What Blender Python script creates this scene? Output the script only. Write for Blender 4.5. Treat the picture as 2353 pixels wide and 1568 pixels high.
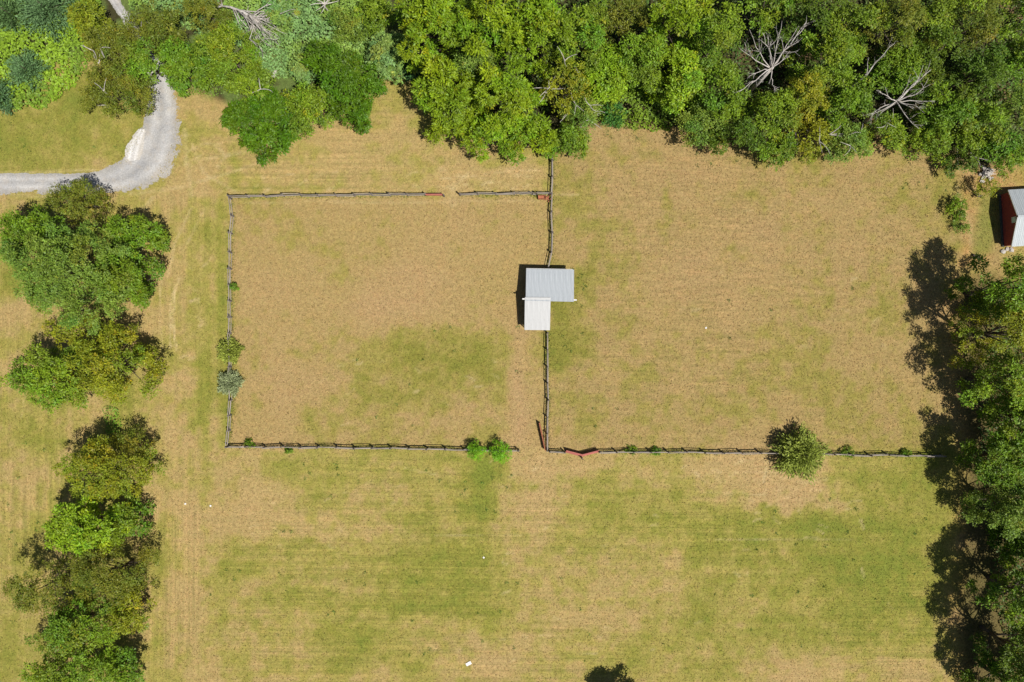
import bpy, math, random
import numpy as np
from mathutils import Vector, Matrix

for o in list(bpy.data.objects):
    bpy.data.objects.remove(o, do_unlink=True)
scene = bpy.context.scene
col = scene.collection
random.seed(7)

# ------------------------------------------------------------------ camera
# plan of the place: 1 plan unit (a pixel of a 2353-wide survey picture) = U metres
U = 1.3056 / 18.0
H = 113.8                                   # drone height
CX, CY = 1176.5, 784.0
cam_d = bpy.data.cameras.new('camera')
cam = bpy.data.objects.new('camera', cam_d)
col.objects.link(cam)
cam.location = (0, 0, H)
cam.rotation_euler = (0, 0, 0)
cam_d.sensor_width = 36.0
cam_d.lens = 36.0 * H / (2353 * U)
cam_d.clip_start = 0.5
cam_d.clip_end = 9000
scene.camera = cam

# ------------------------------------------------------------------ world, sun, exposure
KX, KY = 0.41, 0.36                         # shadow length per metre of height, to the west and north
world = bpy.data.worlds.new('World')
scene.world = world
world.use_nodes = True
wn = world.node_tree.nodes
wl = world.node_tree.links
bg = wn['Background']
sky = wn.new('ShaderNodeTexSky')
sky.sky_type = 'NISHITA'
sky.sun_disc = False
sky.sun_elevation = math.atan(1 / math.hypot(KX, KY))
sky.sun_rotation = math.atan2(KX, -KY)
wl.new(sky.outputs[0], bg.inputs[0])
bg.inputs[1].default_value = 0.05
sun_d = bpy.data.lights.new('sun', 'SUN')
sun = bpy.data.objects.new('sun', sun_d)
col.objects.link(sun)
sun.rotation_euler = Vector((-KX, KY, -1)).to_track_quat('-Z', 'Y').to_euler()
sun.location = (40, -40, 90)
sun_d.energy = 5.0
sun_d.angle = math.radians(0.53)
sun_d.color = (1.0, 0.955, 0.88)
scene.view_settings.view_transform = 'Standard'
scene.view_settings.look = 'None'
scene.view_settings.exposure = 0.1
scene.view_settings.gamma = 1.0
scene.render.film_transparent = False


# ------------------------------------------------------------------ helpers
def G(vx, vy):
    return ((vx - CX) * U, (CY - vy) * U)


def S(sx, sy):                              # the finer survey grid (3072 wide)
    return G(sx / 1.3056, sy / 1.3056)


def At(vx, vy, z):
    x, y = G(vx, vy)
    f = 1 - z / H
    return (x * f, y * f, z)


def tag(o, label=None, cat=None, group=None, kind=None):
    if label: o['label'] = label
    if cat: o['category'] = cat
    if group: o['group'] = group
    if kind: o['kind'] = kind
    return o


def empty(name, loc, label=None, cat=None, group=None):
    o = bpy.data.objects.new(name, None)
    o.location = loc
    o.empty_display_size = 0.3
    col.objects.link(o)
    return tag(o, label, cat, group)


def link(name, me, parent=None, loc=(0, 0, 0), rot=None, scale=None):
    o = bpy.data.objects.new(name, me)
    o.location = loc
    if rot is not None: o.rotation_euler = rot
    if scale is not None: o.scale = scale
    col.objects.link(o)
    if parent is not None: o.parent = parent
    return o


def mesh_np(name, V, F, mat, colr=None, smooth=False):
    """F: (n,4) or (n,3) index array"""
    V = np.ascontiguousarray(V, dtype=np.float32)
    F = np.ascontiguousarray(F, dtype=np.int32)
    me = bpy.data.meshes.new(name)
    me.vertices.add(len(V))
    me.vertices.foreach_set('co', V.ravel())
    n, k = F.shape
    me.loops.add(n * k)
    me.loops.foreach_set('vertex_index', F.ravel())
    me.polygons.add(n)
    me.polygons.foreach_set('loop_start', np.arange(n, dtype=np.int32) * k)
    if smooth:
        me.polygons.foreach_set('use_smooth', np.ones(n, dtype=bool))
    me.update(calc_edges=True)
    if colr is not None:
        a = me.color_attributes.new('col', 'FLOAT_COLOR', 'POINT')
        c = np.ones((len(V), 4), dtype=np.float32)
        c[:, :3] = colr
        a.data.foreach_set('color', c.ravel())
    me.materials.append(mat)
    return me


class MB:
    """collects boxes, tubes and prisms into one mesh"""
    def __init__(self):
        self.v, self.f = [], []

    def add(self, V, F):
        n = len(self.v)
        self.v += [tuple(p) for p in V]
        self.f += [tuple(i + n for i in f) for f in F]
        return self

    def box(self, c, s, rz=0.0, m=None):
        hx, hy, hz = s[0] / 2, s[1] / 2, s[2] / 2
        P = [Vector((x, y, z)) for x in (-hx, hx) for y in (-hy, hy) for z in (-hz, hz)]
        R = Matrix.Rotation(rz, 3, 'Z') if m is None else m
        P = [R @ p + Vector(c) for p in P]
        return self.add(P, [(0, 1, 3, 2), (4, 6, 7, 5), (0, 4, 5, 1), (2, 3, 7, 6), (0, 2, 6, 4), (1, 5, 7, 3)])

    def tube(self, pts, rad, n=6):
        pts = [Vector(p) for p in pts]
        V, F = [], []
        for i, p in enumerate(pts):
            t = (pts[min(i + 1, len(pts) - 1)] - pts[max(i - 1, 0)]).normalized()
            a = t.orthogonal().normalized() if abs(t.z) > 0.9 else t.cross(Vector((0, 0, 1))).normalized()
            b = t.cross(a)
            r = rad[i]
            for k in range(n):
                w = 2 * math.pi * k / n
                V.append(p + a * (r * math.cos(w)) + b * (r * math.sin(w)))
        for i in range(len(pts) - 1):
            for k in range(n):
                k2 = (k + 1) % n
                F.append((i * n + k, i * n + k2, (i + 1) * n + k2, (i + 1) * n + k))
        F.append(tuple(range(n))[::-1])
        F.append(tuple(range((len(pts) - 1) * n, len(pts) * n)))
        return self.add(V, F)

    def mesh(self, name, mat, smooth=False):
        me = bpy.data.meshes.new(name)
        me.from_pydata([tuple(p) for p in self.v], [], self.f)
        if smooth:
            me.polygons.foreach_set('use_smooth', [True] * len(me.polygons))
        me.materials.append(mat)
        me.update()
        return me

    def build(self, name, mat, parent=None, loc=(0, 0, 0), smooth=False, rot=None):
        return link(name, self.mesh(name, mat, smooth), parent, loc, rot)


# value noise ------------------------------------------------------
class Noise:
    def __init__(self, seed):
        self.t = np.random.default_rng(seed).random((256, 256))

    def __call__(self, x, y, s):
        x = np.asarray(x) / s + 131.7
        y = np.asarray(y) / s + 77.3
        xi, yi = np.floor(x).astype(int), np.floor(y).astype(int)
        fx, fy = x - xi, y - yi
        fx = fx * fx * (3 - 2 * fx)
        fy = fy * fy * (3 - 2 * fy)
        t = self.t
        a = t[xi % 256, yi % 256]; b = t[(xi + 1) % 256, yi % 256]
        c = t[xi % 256, (yi + 1) % 256]; d = t[(xi + 1) % 256, (yi + 1) % 256]
        return (a * (1 - fx) + b * fx) * (1 - fy) + (c * (1 - fx) + d * fx) * fy

    def fbm(self, x, y, s, octaves=4, rough=0.55):
        tot, amp, nrm = 0, 1.0, 0
        for i in range(octaves):
            tot = tot + amp * self(np.asarray(x) + 17.1 * i, np.asarray(y) - 9.3 * i, s / 2 ** i)
            nrm += amp
            amp *= rough
        return tot / nrm


N1, N2, N3, N4 = Noise(1), Noise(2), Noise(3), Noise(4)


def sstep(e0, e1, x):
    t = np.clip((x - e0) / (e1 - e0), 0, 1)
    return t * t * (3 - 2 * t)


# ------------------------------------------------------------------ materials
def new_mat(name):
    m = bpy.data.materials.new(name)
    m.use_nodes = True
    nt = m.node_tree
    return m, nt, nt.nodes, nt.links, nt.nodes['Principled BSDF']


def nd(nt, t, **kw):
    n = nt.nodes.new(t)
    for k, v in kw.items():
        setattr(n, k, v)
    return n


def math_node(nt, op, a, b=None, c=None):
    n = nd(nt, 'ShaderNodeMath', operation=op)
    for i, v in enumerate((a, b, c)):
        if v is None: continue
        if isinstance(v, (int, float)): n.inputs[i].default_value = v
        else: nt.links.new(v, n.inputs[i])
    return n.outputs[0]


def mix_col(nt, fac, a, b, blend='MIX'):
    n = nd(nt, 'ShaderNodeMix', data_type='RGBA', blend_type=blend)
    n.clamp_factor = True
    for s, v in ((n.inputs[0], fac), (n.inputs[6], a), (n.inputs[7], b)):
        if isinstance(v, (int, float)): s.default_value = v
        elif isinstance(v, tuple): s.default_value = (*v, 1)
        else: nt.links.new(v, s)
    return n.outputs[2]


def noise_tex(nt, scale, detail=4, rough=0.6, vec=None, dist=0.0):
    n = nd(nt, 'ShaderNodeTexNoise')
    n.inputs['Scale'].default_value = scale
    n.inputs['Detail'].default_value = detail
    n.inputs['Roughness'].default_value = rough
    n.inputs['Distortion'].default_value = dist
    if vec is not None: nt.links.new(vec, n.inputs['Vector'])
    return n.outputs['Fac']


def ramp(nt, fac, stops):
    n = nd(nt, 'ShaderNodeValToRGB')
    cr = n.color_ramp
    while len(cr.elements) > len(stops): cr.elements.remove(cr.elements[-1])
    while len(cr.elements) < len(stops): cr.elements.new(0.5)
    for e, (p, c) in zip(cr.elements, stops):
        e.position = p
        e.color = (*c, 1) if isinstance(c, tuple) else (c, c, c, 1)
    nt.links.new(fac, n.inputs[0])
    return n.outputs[0]


def obj_coord(nt):
    return nd(nt, 'ShaderNodeTexCoord').outputs['Object']


def mapping(nt, vec, scale=(1, 1, 1), rot=(0, 0, 0)):
    n = nd(nt, 'ShaderNodeMapping')
    n.inputs['Scale'].default_value = scale
    n.inputs['Rotation'].default_value = rot
    nt.links.new(vec, n.inputs['Vector'])
    return n.outputs[0]


def bump(nt, h, strength, dist, to):
    b = nd(nt, 'ShaderNodeBump')
    b.inputs['Strength'].default_value = strength
    b.inputs['Distance'].default_value = dist
    nt.links.new(h, b.inputs['Height'])
    nt.links.new(b.outputs[0], to.inputs['Normal'])


def ground_material():
    m, nt, n, l, p = new_mat('dry_pasture')
    a = nd(nt, 'ShaderNodeAttribute', attribute_name='col').outputs['Color']
    co = obj_coord(nt)
    f1 = noise_tex(nt, 2.0, 6, 0.78, co, 0.8)
    f2 = noise_tex(nt, 7.5, 4, 0.75, co, 1.2)
    f3 = noise_tex(nt, 0.55, 5, 0.65, co)
    fine = math_node(nt, 'ADD', math_node(nt, 'MULTIPLY', f1, 0.55), math_node(nt, 'MULTIPLY', f2, 0.45))
    k = ramp(nt, fine, [(0.33, 0.50), (0.5, 1.0), (0.66, 1.48)])
    c = mix_col(nt, 1.0, a, k, 'MULTIPLY')
    # straw and green flecks
    hue = ramp(nt, noise_tex(nt, 3.1, 5, 0.7, mapping(nt, co, (1, 1, 1), (0, 0, 0.7))), [(0.42, 0.0), (0.62, 1.0)])
    c = mix_col(nt, math_node(nt, 'MULTIPLY', hue, 0.30), c, mix_col(nt, 1.0, c, (0.74, 0.98, 0.62), 'MULTIPLY'))
    c = mix_col(nt, math_node(nt, 'MULTIPLY', ramp(nt, f3, [(0.45, 0.0), (0.65, 1.0)]), 0.28), c, mix_col(nt, 1.0, c, (1.16, 0.98, 0.96), 'MULTIPLY'))
    # swaths left by the mower
    mo = nd(nt, 'ShaderNodeSeparateColor')
    l.new(nd(nt, 'ShaderNodeAttribute', attribute_name='mow').outputs['Color'], mo.inputs[0])
    for out, sc1, sc2, rt in ((mo.outputs[0], (0.05, 1.5, 1), (0.08, 4.2, 1), 0), (mo.outputs[1], (1.5, 0.05, 1), (4.2, 0.08, 1), 0), (mo.outputs[2], (0.12, 1.2, 1), (0.2, 3.6, 1), 0.75)):
        sw = math_node(nt, 'ADD', math_node(nt, 'MULTIPLY', noise_tex(nt, 1.0, 3, 0.6, mapping(nt, co, sc1, (0, 0, rt))), .55),
                       math_node(nt, 'MULTIPLY', noise_tex(nt, 1.0, 3, 0.6, mapping(nt, co, sc2, (0, 0, rt))), .45))
        c = mix_col(nt, out, c, mix_col(nt, 1.0, c, ramp(nt, sw, [(0.36, (.76, .81, .76)), (0.5, (1.0, 1.0, 1.0)), (0.64, (1.22, 1.17, 1.2))]), 'MULTIPLY'))
    l.new(c, p.inputs['Base Color'])
    p.inputs['Roughness'].default_value = 0.95
    p.inputs['Specular IOR Level'].default_value = 0.1
    bump(nt, fine, 1.0, 0.22, p)
    return m


def foliage_material(name, trans=0.24, rough=0.5):
    m, nt, n, l, p = new_mat(name)
    a = nd(nt, 'ShaderNodeAttribute', attribute_name='col').outputs['Color']
    co = obj_coord(nt)
    v = ramp(nt, noise_tex(nt, 1.7, 3, 0.6, co), [(0.3, 0.82), (0.7, 1.16)])
    c = mix_col(nt, 1.0, a, v, 'MULTIPLY')
    l.new(c, p.inputs['Base Color'])
    p.inputs['Roughness'].default_value = rough
    p.inputs['Specular IOR Level'].default_value = 0.28
    t = nd(nt, 'ShaderNodeBsdfTranslucent')
    l.new(mix_col(nt, 1.0, c, (1.25, 1.15, 0.55), 'MULTIPLY'), t.inputs['Color'])
    mx = nd(nt, 'ShaderNodeMixShader')
    mx.inputs[0].default_value = trans
    l.new(p.outputs[0], mx.inputs[1])
    l.new(t.outputs[0], mx.inputs[2])
    l.new(mx.outputs[0], n['Material Output'].inputs['Surface'])
    return m


def simple_material(name, c1, c2, scale, rough=0.8, stretch=(1, 1, 1), bump_s=0.3, bump_d=0.01, spec=0.3, metal=0.0, lo=0.35, hi=0.65):
    m, nt, n, l, p = new_mat(name)
    co = mapping(nt, obj_coord(nt), stretch)
    f = noise_tex(nt, scale, 6, 0.65, co)
    l.new(ramp(nt, f, [(lo, c1), (hi, c2)]), p.inputs['Base Color'])
    p.inputs['Roughness'].default_value = rough
    p.inputs['Specular IOR Level'].default_value = spec
    p.inputs['Metallic'].default_value = metal
    bump(nt, f, bump_s, bump_d, p)
    return m


def driveway_material(name, base, alt):
    m, nt, n, l, p = new_mat(name)
    sep = nd(nt, 'ShaderNodeSeparateColor')
    l.new(nd(nt, 'ShaderNodeAttribute', attribute_name='col').outputs['Color'], sep.inputs[0])
    e = sep.outputs[0]
    co = obj_coord(nt)
    f1 = noise_tex(nt, 0.30, 7, 0.7, co, 0.5)
    f2 = noise_tex(nt, 4.0, 6, 0.85, co)
    c = ramp(nt, f1, [(0.35, base), (0.65, alt)])
    c = mix_col(nt, 1.0, c, ramp(nt, f2, [(0.3, 0.62), (0.7, 1.34)]), 'MULTIPLY')
    # two wheel tracks packed paler than the loose gravel between them
    wob = math_node(nt, 'ADD', sep.outputs[1], math_node(nt, 'MULTIPLY', math_node(nt, 'SUBTRACT', noise_tex(nt, 0.25, 3, 0.6, co), 0.5), 0.22))
    c = mix_col(nt, 1.0, c, ramp(nt, wob, [(0.08, (.86, .84, .80)), (0.27, (1.12, 1.11, 1.10)), (0.48, (.88, .87, .86)), (0.70, (1.12, 1.11, 1.10)), (0.92, (.90, .86, .80))]), 'MULTIPLY')
    warm = ramp(nt, noise_tex(nt, 0.8, 4, 0.6, mapping(nt, co, (1, 1, 1), (0, 0, 1.1))), [(0.5, 0.0), (0.7, 1.0)])
    c = mix_col(nt, math_node(nt, 'MULTIPLY', warm, 0.35), c, (0.40, 0.33, 0.25))
    l.new(c, p.inputs['Base Color'])
    p.inputs['Roughness'].default_value = 0.95
    p.inputs['Specular IOR Level'].default_value = 0.15
    bump(nt, f2, 0.6, 0.05, p)
    # the gravel thins out towards the verge
    g = math_node(nt, 'ADD', math_node(nt, 'MULTIPLY', noise_tex(nt, 0.55, 8, 0.78, co, 0.4), 1.5), -0.25)
    fac = math_node(nt, 'GREATER_THAN', e, g)
    tr = nd(nt, 'ShaderNodeBsdfTransparent')
    mx = nd(nt, 'ShaderNodeMixShader')
    l.new(fac, mx.inputs[0])
    l.new(tr.outputs[0], mx.inputs[1])
    l.new(p.outputs[0], mx.inputs[2])
    l.new(mx.outputs[0], n['Material Output'].inputs['Surface'])
    return m


M = {}
M['ground'] = ground_material()
M['leaf'] = foliage_material('leaf')
M['needle'] = foliage_material('needle', 0.15, 0.6)
M['grass'] = foliage_material('dry_grass_blade', 0.25, 0.7)
M['bark'] = simple_material('bark', (0.05, 0.04, 0.03), (0.16, 0.13, 0.10), 4, 0.95, (3, 3, 0.6), 0.8, 0.05, 0.1)
M['deadwood'] = simple_material('bleached_deadwood', (0.32, 0.285, 0.25), (0.62, 0.58, 0.545), 3, 0.9, (1, 1, 1), 0.5, 0.02, 0.15)
M['rail'] = simple_material('weathered_rail', (0.21, 0.175, 0.145), (0.42, 0.375, 0.335), 5, 0.9, (0.25, 4, 4), 0.6, 0.02, 0.15)
M['post'] = simple_material('weathered_post', (0.09, 0.075, 0.065), (0.22, 0.195, 0.18), 6, 0.9, (3, 3, 0.5), 0.6, 0.02, 0.15)
M['roof_grey'] = simple_material('galvanised_sheet', (0.37, 0.40, 0.425), (0.52, 0.55, 0.575), 1.1, 0.5, (3.0, 0.35, 1), 0.05, 0.01, 0.4, 0.15, .3, .7)
M['roof_white'] = simple_material('pale_sheet', (0.375, 0.378, 0.378), (0.48, 0.485, 0.485), 1.1, 0.5, (3.0, 0.35, 1), 0.05, 0.01, 0.4, 0.1, .3, .7)
M['roof_barn'] = simple_material('dull_galvanised_sheet', (0.33, 0.36, 0.38), (0.42, 0.45, 0.465), 1.1, 0.55, (3.0, 0.35, 1), 0.05, 0.01, 0.4, 0.1)
M['white'] = simple_material('white_paint', (0.62, 0.61, 0.58), (0.80, 0.79, 0.77), 5, 0.6)
M['redgate'] = simple_material('faded_red_board', (0.36, 0.10, 0.085), (0.58, 0.21, 0.17), 3, 0.8, (0.4, 3, 3), 0.4, 0.01)
M['rust'] = simple_material('rusty_boards', (0.26, 0.08, 0.04), (0.46, 0.19, 0.10), 5, 0.85)
M['barnred'] = simple_material('barn_red_siding', (0.20, 0.035, 0.035), (0.31, 0.065, 0.06), 3, 0.8, (4, 4, 0.5), 0.4, 0.01)
M['stone'] = simple_material('pale_stone', (0.30, 0.27, 0.23), (0.55, 0.52, 0.48), 4, 0.9)
M['dark'] = simple_material('dark_trim', (0.05, 0.055, 0.055), (0.10, 0.11, 0.11), 4, 0.7)
M['log'] = simple_material('dark_log', (0.09, 0.065, 0.05), (0.2, 0.16, 0.13), 5, 0.95)
M['boardwall'] = simple_material('weathered_board', (0.16, 0.13, 0.10), (0.30, 0.25, 0.20), 5, 0.9, (3, 3, 0.4))
gm, gnt, gn, gl, gp = new_mat('window_glass')
gp.inputs['Base Color'].default_value = (0.42, 0.55, 0.62, 1)
gp.inputs['Roughness'].default_value = 0.12
gl.new(ramp(gnt, noise_tex(gnt, 2.0, 2, 0.5, obj_coord(gnt)), [(0.3, (0.36, 0.50, 0.58)), (0.7, (0.46, 0.60, 0.66))]), gp.inputs['Base Color'])
M['glass'] = gm
M['drive'] = driveway_material('driveway_gravel', (0.32, 0.32, 0.325), (0.455, 0.445, 0.43))
M['spill'] = driveway_material('pale_gravel', (0.50, 0.49, 0.475), (0.62, 0.61, 0.60))

# ------------------------------------------------------------------ the look of the turf
STRAW = np.array([0.382, 0.282, 0.112])
PINK = np.array([0.428, 0.290, 0.142])
OLIVE = np.array([0.318, 0.268, 0.074])
GREEN = np.array([0.238, 0.228, 0.046])
LUSH = np.array([0.188, 0.208, 0.036])
DIRT = np.array([0.44, 0.25, 0.105])
SHADED_FLOOR = np.array([0.055, 0.05, 0.022])  # forest floor, darkened to hold the shade between the crowns
PALE = np.array([0.56, 0.44, 0.24])

# (x, y, rx, ry, amount) on the 2353 plan
GREENS = [
    # paddock beside the shed
    (1000, 860, 230, 110, .26), (1080, 780, 100, 45, .22), (820, 900, 150, 90, .16), (1140, 830, 50, 80, .10),
    (900, 760, 90, 40, .12), (1290, 740, 40, 90, .40), (1340, 650, 28, 50, .42), (1290, 800, 50, 60, .18),
    (1400, 820, 110, 160, .08), (1560, 860, 140, 120, .04), (1750, 820, 150, 120, .04), (1980, 600, 90, 200, .08),
    (1700, 440, 200, 60, .05), (2100, 420, 90, 50, .12), (1500, 950, 180, 60, .03),
    # lawn at the top left
    (90, 300, 190, 70, .55), (300, 345, 70, 35, .40), (190, 240, 70, 40, .5), (440, 290, 30, 80, .25), (40, 360, 80, 30, .2),
    (560, 320, 50, 30, .15), (970, 300, 70, 25, .18), (1300, 330, 40, 30, .1),
    # strip west of the paddock
    (510, 640, 28, 150, .40), (500, 840, 40, 40, .32), (430, 700, 40, 120, .18), (520, 960, 16, 60, .45), (470, 960, 60, 100, .2),
    (370, 700, 50, 30, .15), (100, 1020, 110, 60, .35), (30, 1480, 70, 90, .38), (20, 650, 60, 60, .28), (60, 1250, 50, 60, .25), (20, 560, 60, 90, .25),
    # the field at the bottom
    (1120, 1100, 36, 90, .62), (1105, 1170, 30, 60, .42), (745, 1100, 60, 50, .42), (660, 1060, 90, 30, .22),
    (1000, 1270, 150, 120, .32), (1090, 1360, 70, 80, .40), (830, 1480, 110, 70, .50), (620, 1290, 120, 50, .26),
    (540, 1310, 30, 30, .28), (960, 1330, 90, 70, .28), (1010, 1390, 80, 40, .2), (620, 1440, 90, 80, .18),
    (1400, 1110, 120, 70, .22), (1500, 1200, 130, 60, .25), (1700, 1180, 90, 50, .35), (1760, 1215, 120, 40, .22),
    (1960, 1260, 200, 130, .46), (2080, 1330, 130, 120, .42), (1900, 1200, 80, 30, .25), (1700, 1300, 150, 70, .22),
    (2050, 1080, 120, 50, .40), (2140, 1120, 60, 90, .28), (1860, 1430, 200, 60, .26), (1480, 1500, 110, 60, .24),
    (1640, 1490, 80, 60, .25), (1700, 1535, 60, 40, .35), (1250, 1310, 60, 40, .2), (1180, 1460, 60, 30, .15),
    (2150, 1480, 60, 60, .15), (1580, 1400, 120, 60, .18), (700, 1370, 90, 50, .14),
]
DRYS = [
    (870, 690, 120, 60, .55), (960, 650, 110, 60, .35), (1190, 860, 22, 150, .55), (1185, 1010, 40, 40, .5), (930, 940, 160, 40, .35),
    (700, 880, 80, 60, .35), (1780, 560, 260, 120, .36), (1640, 690, 130, 120, .2), (2000, 640, 80, 60, .2), (1500, 430, 120, 50, .2),
    (1760, 1090, 140, 60, .60), (1820, 1160, 110, 40, .50), (1640, 1080, 120, 30, .35), (1250, 1100, 60, 90, .50), (1180, 1180, 40, 70, .35),
    (610, 1180, 130, 60, .35), (440, 1000, 60, 50, .4), (420, 880, 50, 60, .35), (660, 1030, 110, 14, .4), (1330, 1060, 120, 20, .30),
    (1130, 1500, 110, 50, .45), (1420, 1420, 100, 40, .35), (1730, 1400, 60, 30, .25), (1820, 1530, 150, 35, .45), (2150, 1560, 90, 30, .4),
    (420, 1180, 70, 120, .25), (430, 1400, 60, 80, .25), (330, 680, 60, 60, .2), (460, 420, 60, 60, .30), (780, 330, 160, 40, .22),
    (1050, 400, 70, 40, .35), (1170, 395, 70, 14, .55), (860, 310, 30, 14, .45), (1340, 320, 80, 25, .35), (1480, 320, 90, 25, .35), (1700, 400, 150, 25, .3),
    (30, 850, 60, 50, .35), (50, 1080, 60, 50, .3), (40, 720, 60, 40, .25), (120, 960, 40, 20, .2), (2150, 700, 50, 60, .3), (2170, 950, 70, 50, .25),
    (1130, 960, 90, 30, .3), (620, 640, 60, 200, .2), (1100, 500, 120, 90, .2), (2230, 1230, 40, 40, .5), (2220, 1440, 30, 40, .5),
]
PALES = [  # bright straw: (polyline, half width, amount)
    ([(412, 640), (400, 680), (398, 730), (401, 770), (408, 805)], 3.4, .85), ([(402, 660), (391, 700), (390, 750), (394, 800)], 3.0, .6), ([(372, 600), (368, 720), (372, 800)], 3.0, .5), ([(440, 480), (400, 560), (385, 640)], 4.0, .4), ([(470, 480), (430, 560)], 4.0, .35),
    ([(425, 300), (430, 380), (440, 450)], 7, .45), ([(440, 330), (470, 400), (540, 440)], 4, .40), ([(415, 430), (520, 400), (620, 365)], 4, .35),
    ([(350, 455), (330, 480)], 6, .35), ([(300, 445), (420, 430)], 6, .35), ([(450, 370), (560, 350)], 5, .35), ([(0, 448), (120, 452)], 4, .4), ([(0, 396), (220, 392)], 3, .5),
    ([(1010, 410), (1090, 405), (1150, 420)], 2, .45), ([(1110, 400), (1240, 390)], 2, .5), ([(1040, 430), (1040, 470)], 9, .4),
    ([(560, 465), (1240, 462)], 3, .35), ([(2200, 430), (2230, 520), (2235, 600)], 5, .5),
    ([(1600, 1130), (1760, 1138)], 2, .35), ([(1620, 1090), (1800, 1085)], 2, .3), ([(1700, 1060), (1770, 1062)], 2, .35), ([(1760, 1075), (1755, 1110)], 3, .6),
    ([(1640, 1240), (1960, 1238)], 2, .35), ([(1000, 1230), (1200, 1228)], 2, .35), ([(1240, 1460), (1330, 1458)], 2, .35), ([(1330, 1505), (1370, 1503)], 2.5, .45),
    ([(1978, 1195), (1985, 1215)], 4, .8), ([(1980, 1305), (1984, 1325)], 3.5, .7), ([(1875, 1215), (1890, 1225)], 3, .6), ([(1880, 1205), (1900, 1212)], 2.5, .5), ([(1720, 1315), (1722, 1340)], 2, .4),
    ([(1850, 1235), (1880, 1238)], 3, .5), ([(1780, 1095), (1850, 1110), (1900, 1100)], 5, .35), ([(930, 1075), (1000, 1090)], 3, .3), ([(2040, 1385), (2050, 1400)], 2, .4),
    ([(1255, 605), (1255, 590)], 4, .35), ([(1240, 448), (1330, 447)], 3, .4), ([(70, 860), (85, 800), (95, 760)], 3, .35), ([(60, 900), (50, 960)], 3, .3),
]
_rw = random.Random(77)
for _bx, _by, _rx, _ry, _n in ((1120, 410, 110, 26, 22), (1000, 420, 60, 20, 8), (640, 420, 150, 30, 12), (470, 370, 50, 60, 12), (1700, 1100, 140, 40, 16), (1850, 1160, 120, 50, 12), (1200, 1080, 80, 40, 8), (760, 1180, 200, 90, 12),
                               (1450, 1250, 300, 120, 16), (420, 760, 50, 160, 12), (1300, 1480, 300, 60, 12), (950, 900, 220, 80, 14), (1800, 620, 300, 180, 16), (2230, 420, 40, 40, 8)):
    for _k in range(_n):
        _x, _y, _a = _bx + _rw.uniform(-1, 1) * _rx, _by + _rw.uniform(-1, 1) * _ry, _rw.gauss(0, .6)
        _l = _rw.uniform(6, 22)
        PALES.append(([(_x, _y), (_x + _l * .5, _y + _l * .5 * math.sin(_a) + _rw.uniform(-3, 3)), (_x + _l, _y + _l * math.sin(_a))], _rw.uniform(2.2, 4.0), _rw.uniform(.25, .6)))
WOOD_EDGE = [(-900, 150), (-60, 180), (60, 170), (180, 130), (260, 120), (330, 150), (420, 200), (520, 250), (640, 300), (760, 255), (850, 170), (920, 180), (980, 215), (1080, 290), (1240, 330), (1330, 300),
             (1400, 285), (1560, 300), (1680, 335), (1800, 345), (1920, 330), (2040, 320), (2150, 345), (2200, 370), (2260, 395), (2330, 360), (2480, 330), (3300, 330)]


def seg_dist(vx, vy, pts):
    d = np.full(np.shape(vx), 1e9)
    for (x0, y0), (x1, y1) in zip(pts[:-1], pts[1:]):
        dx, dy = x1 - x0, y1 - y0
        t = np.clip(((vx - x0) * dx + (vy - y0) * dy) / (dx * dx + dy * dy), 0, 1)
        d = np.minimum(d, np.hypot(vx - x0 - t * dx, vy - y0 - t * dy))
    return d


def inbox(vx, vy, x0, x1, y0, y1, s=5):
    return sstep(x0 - s, x0 + s, vx) * (1 - sstep(x1 - s, x1 + s, vx)) * sstep(y0 - s, y0 + s, vy) * (1 - sstep(y1 - s, y1 + s, vy))


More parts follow.
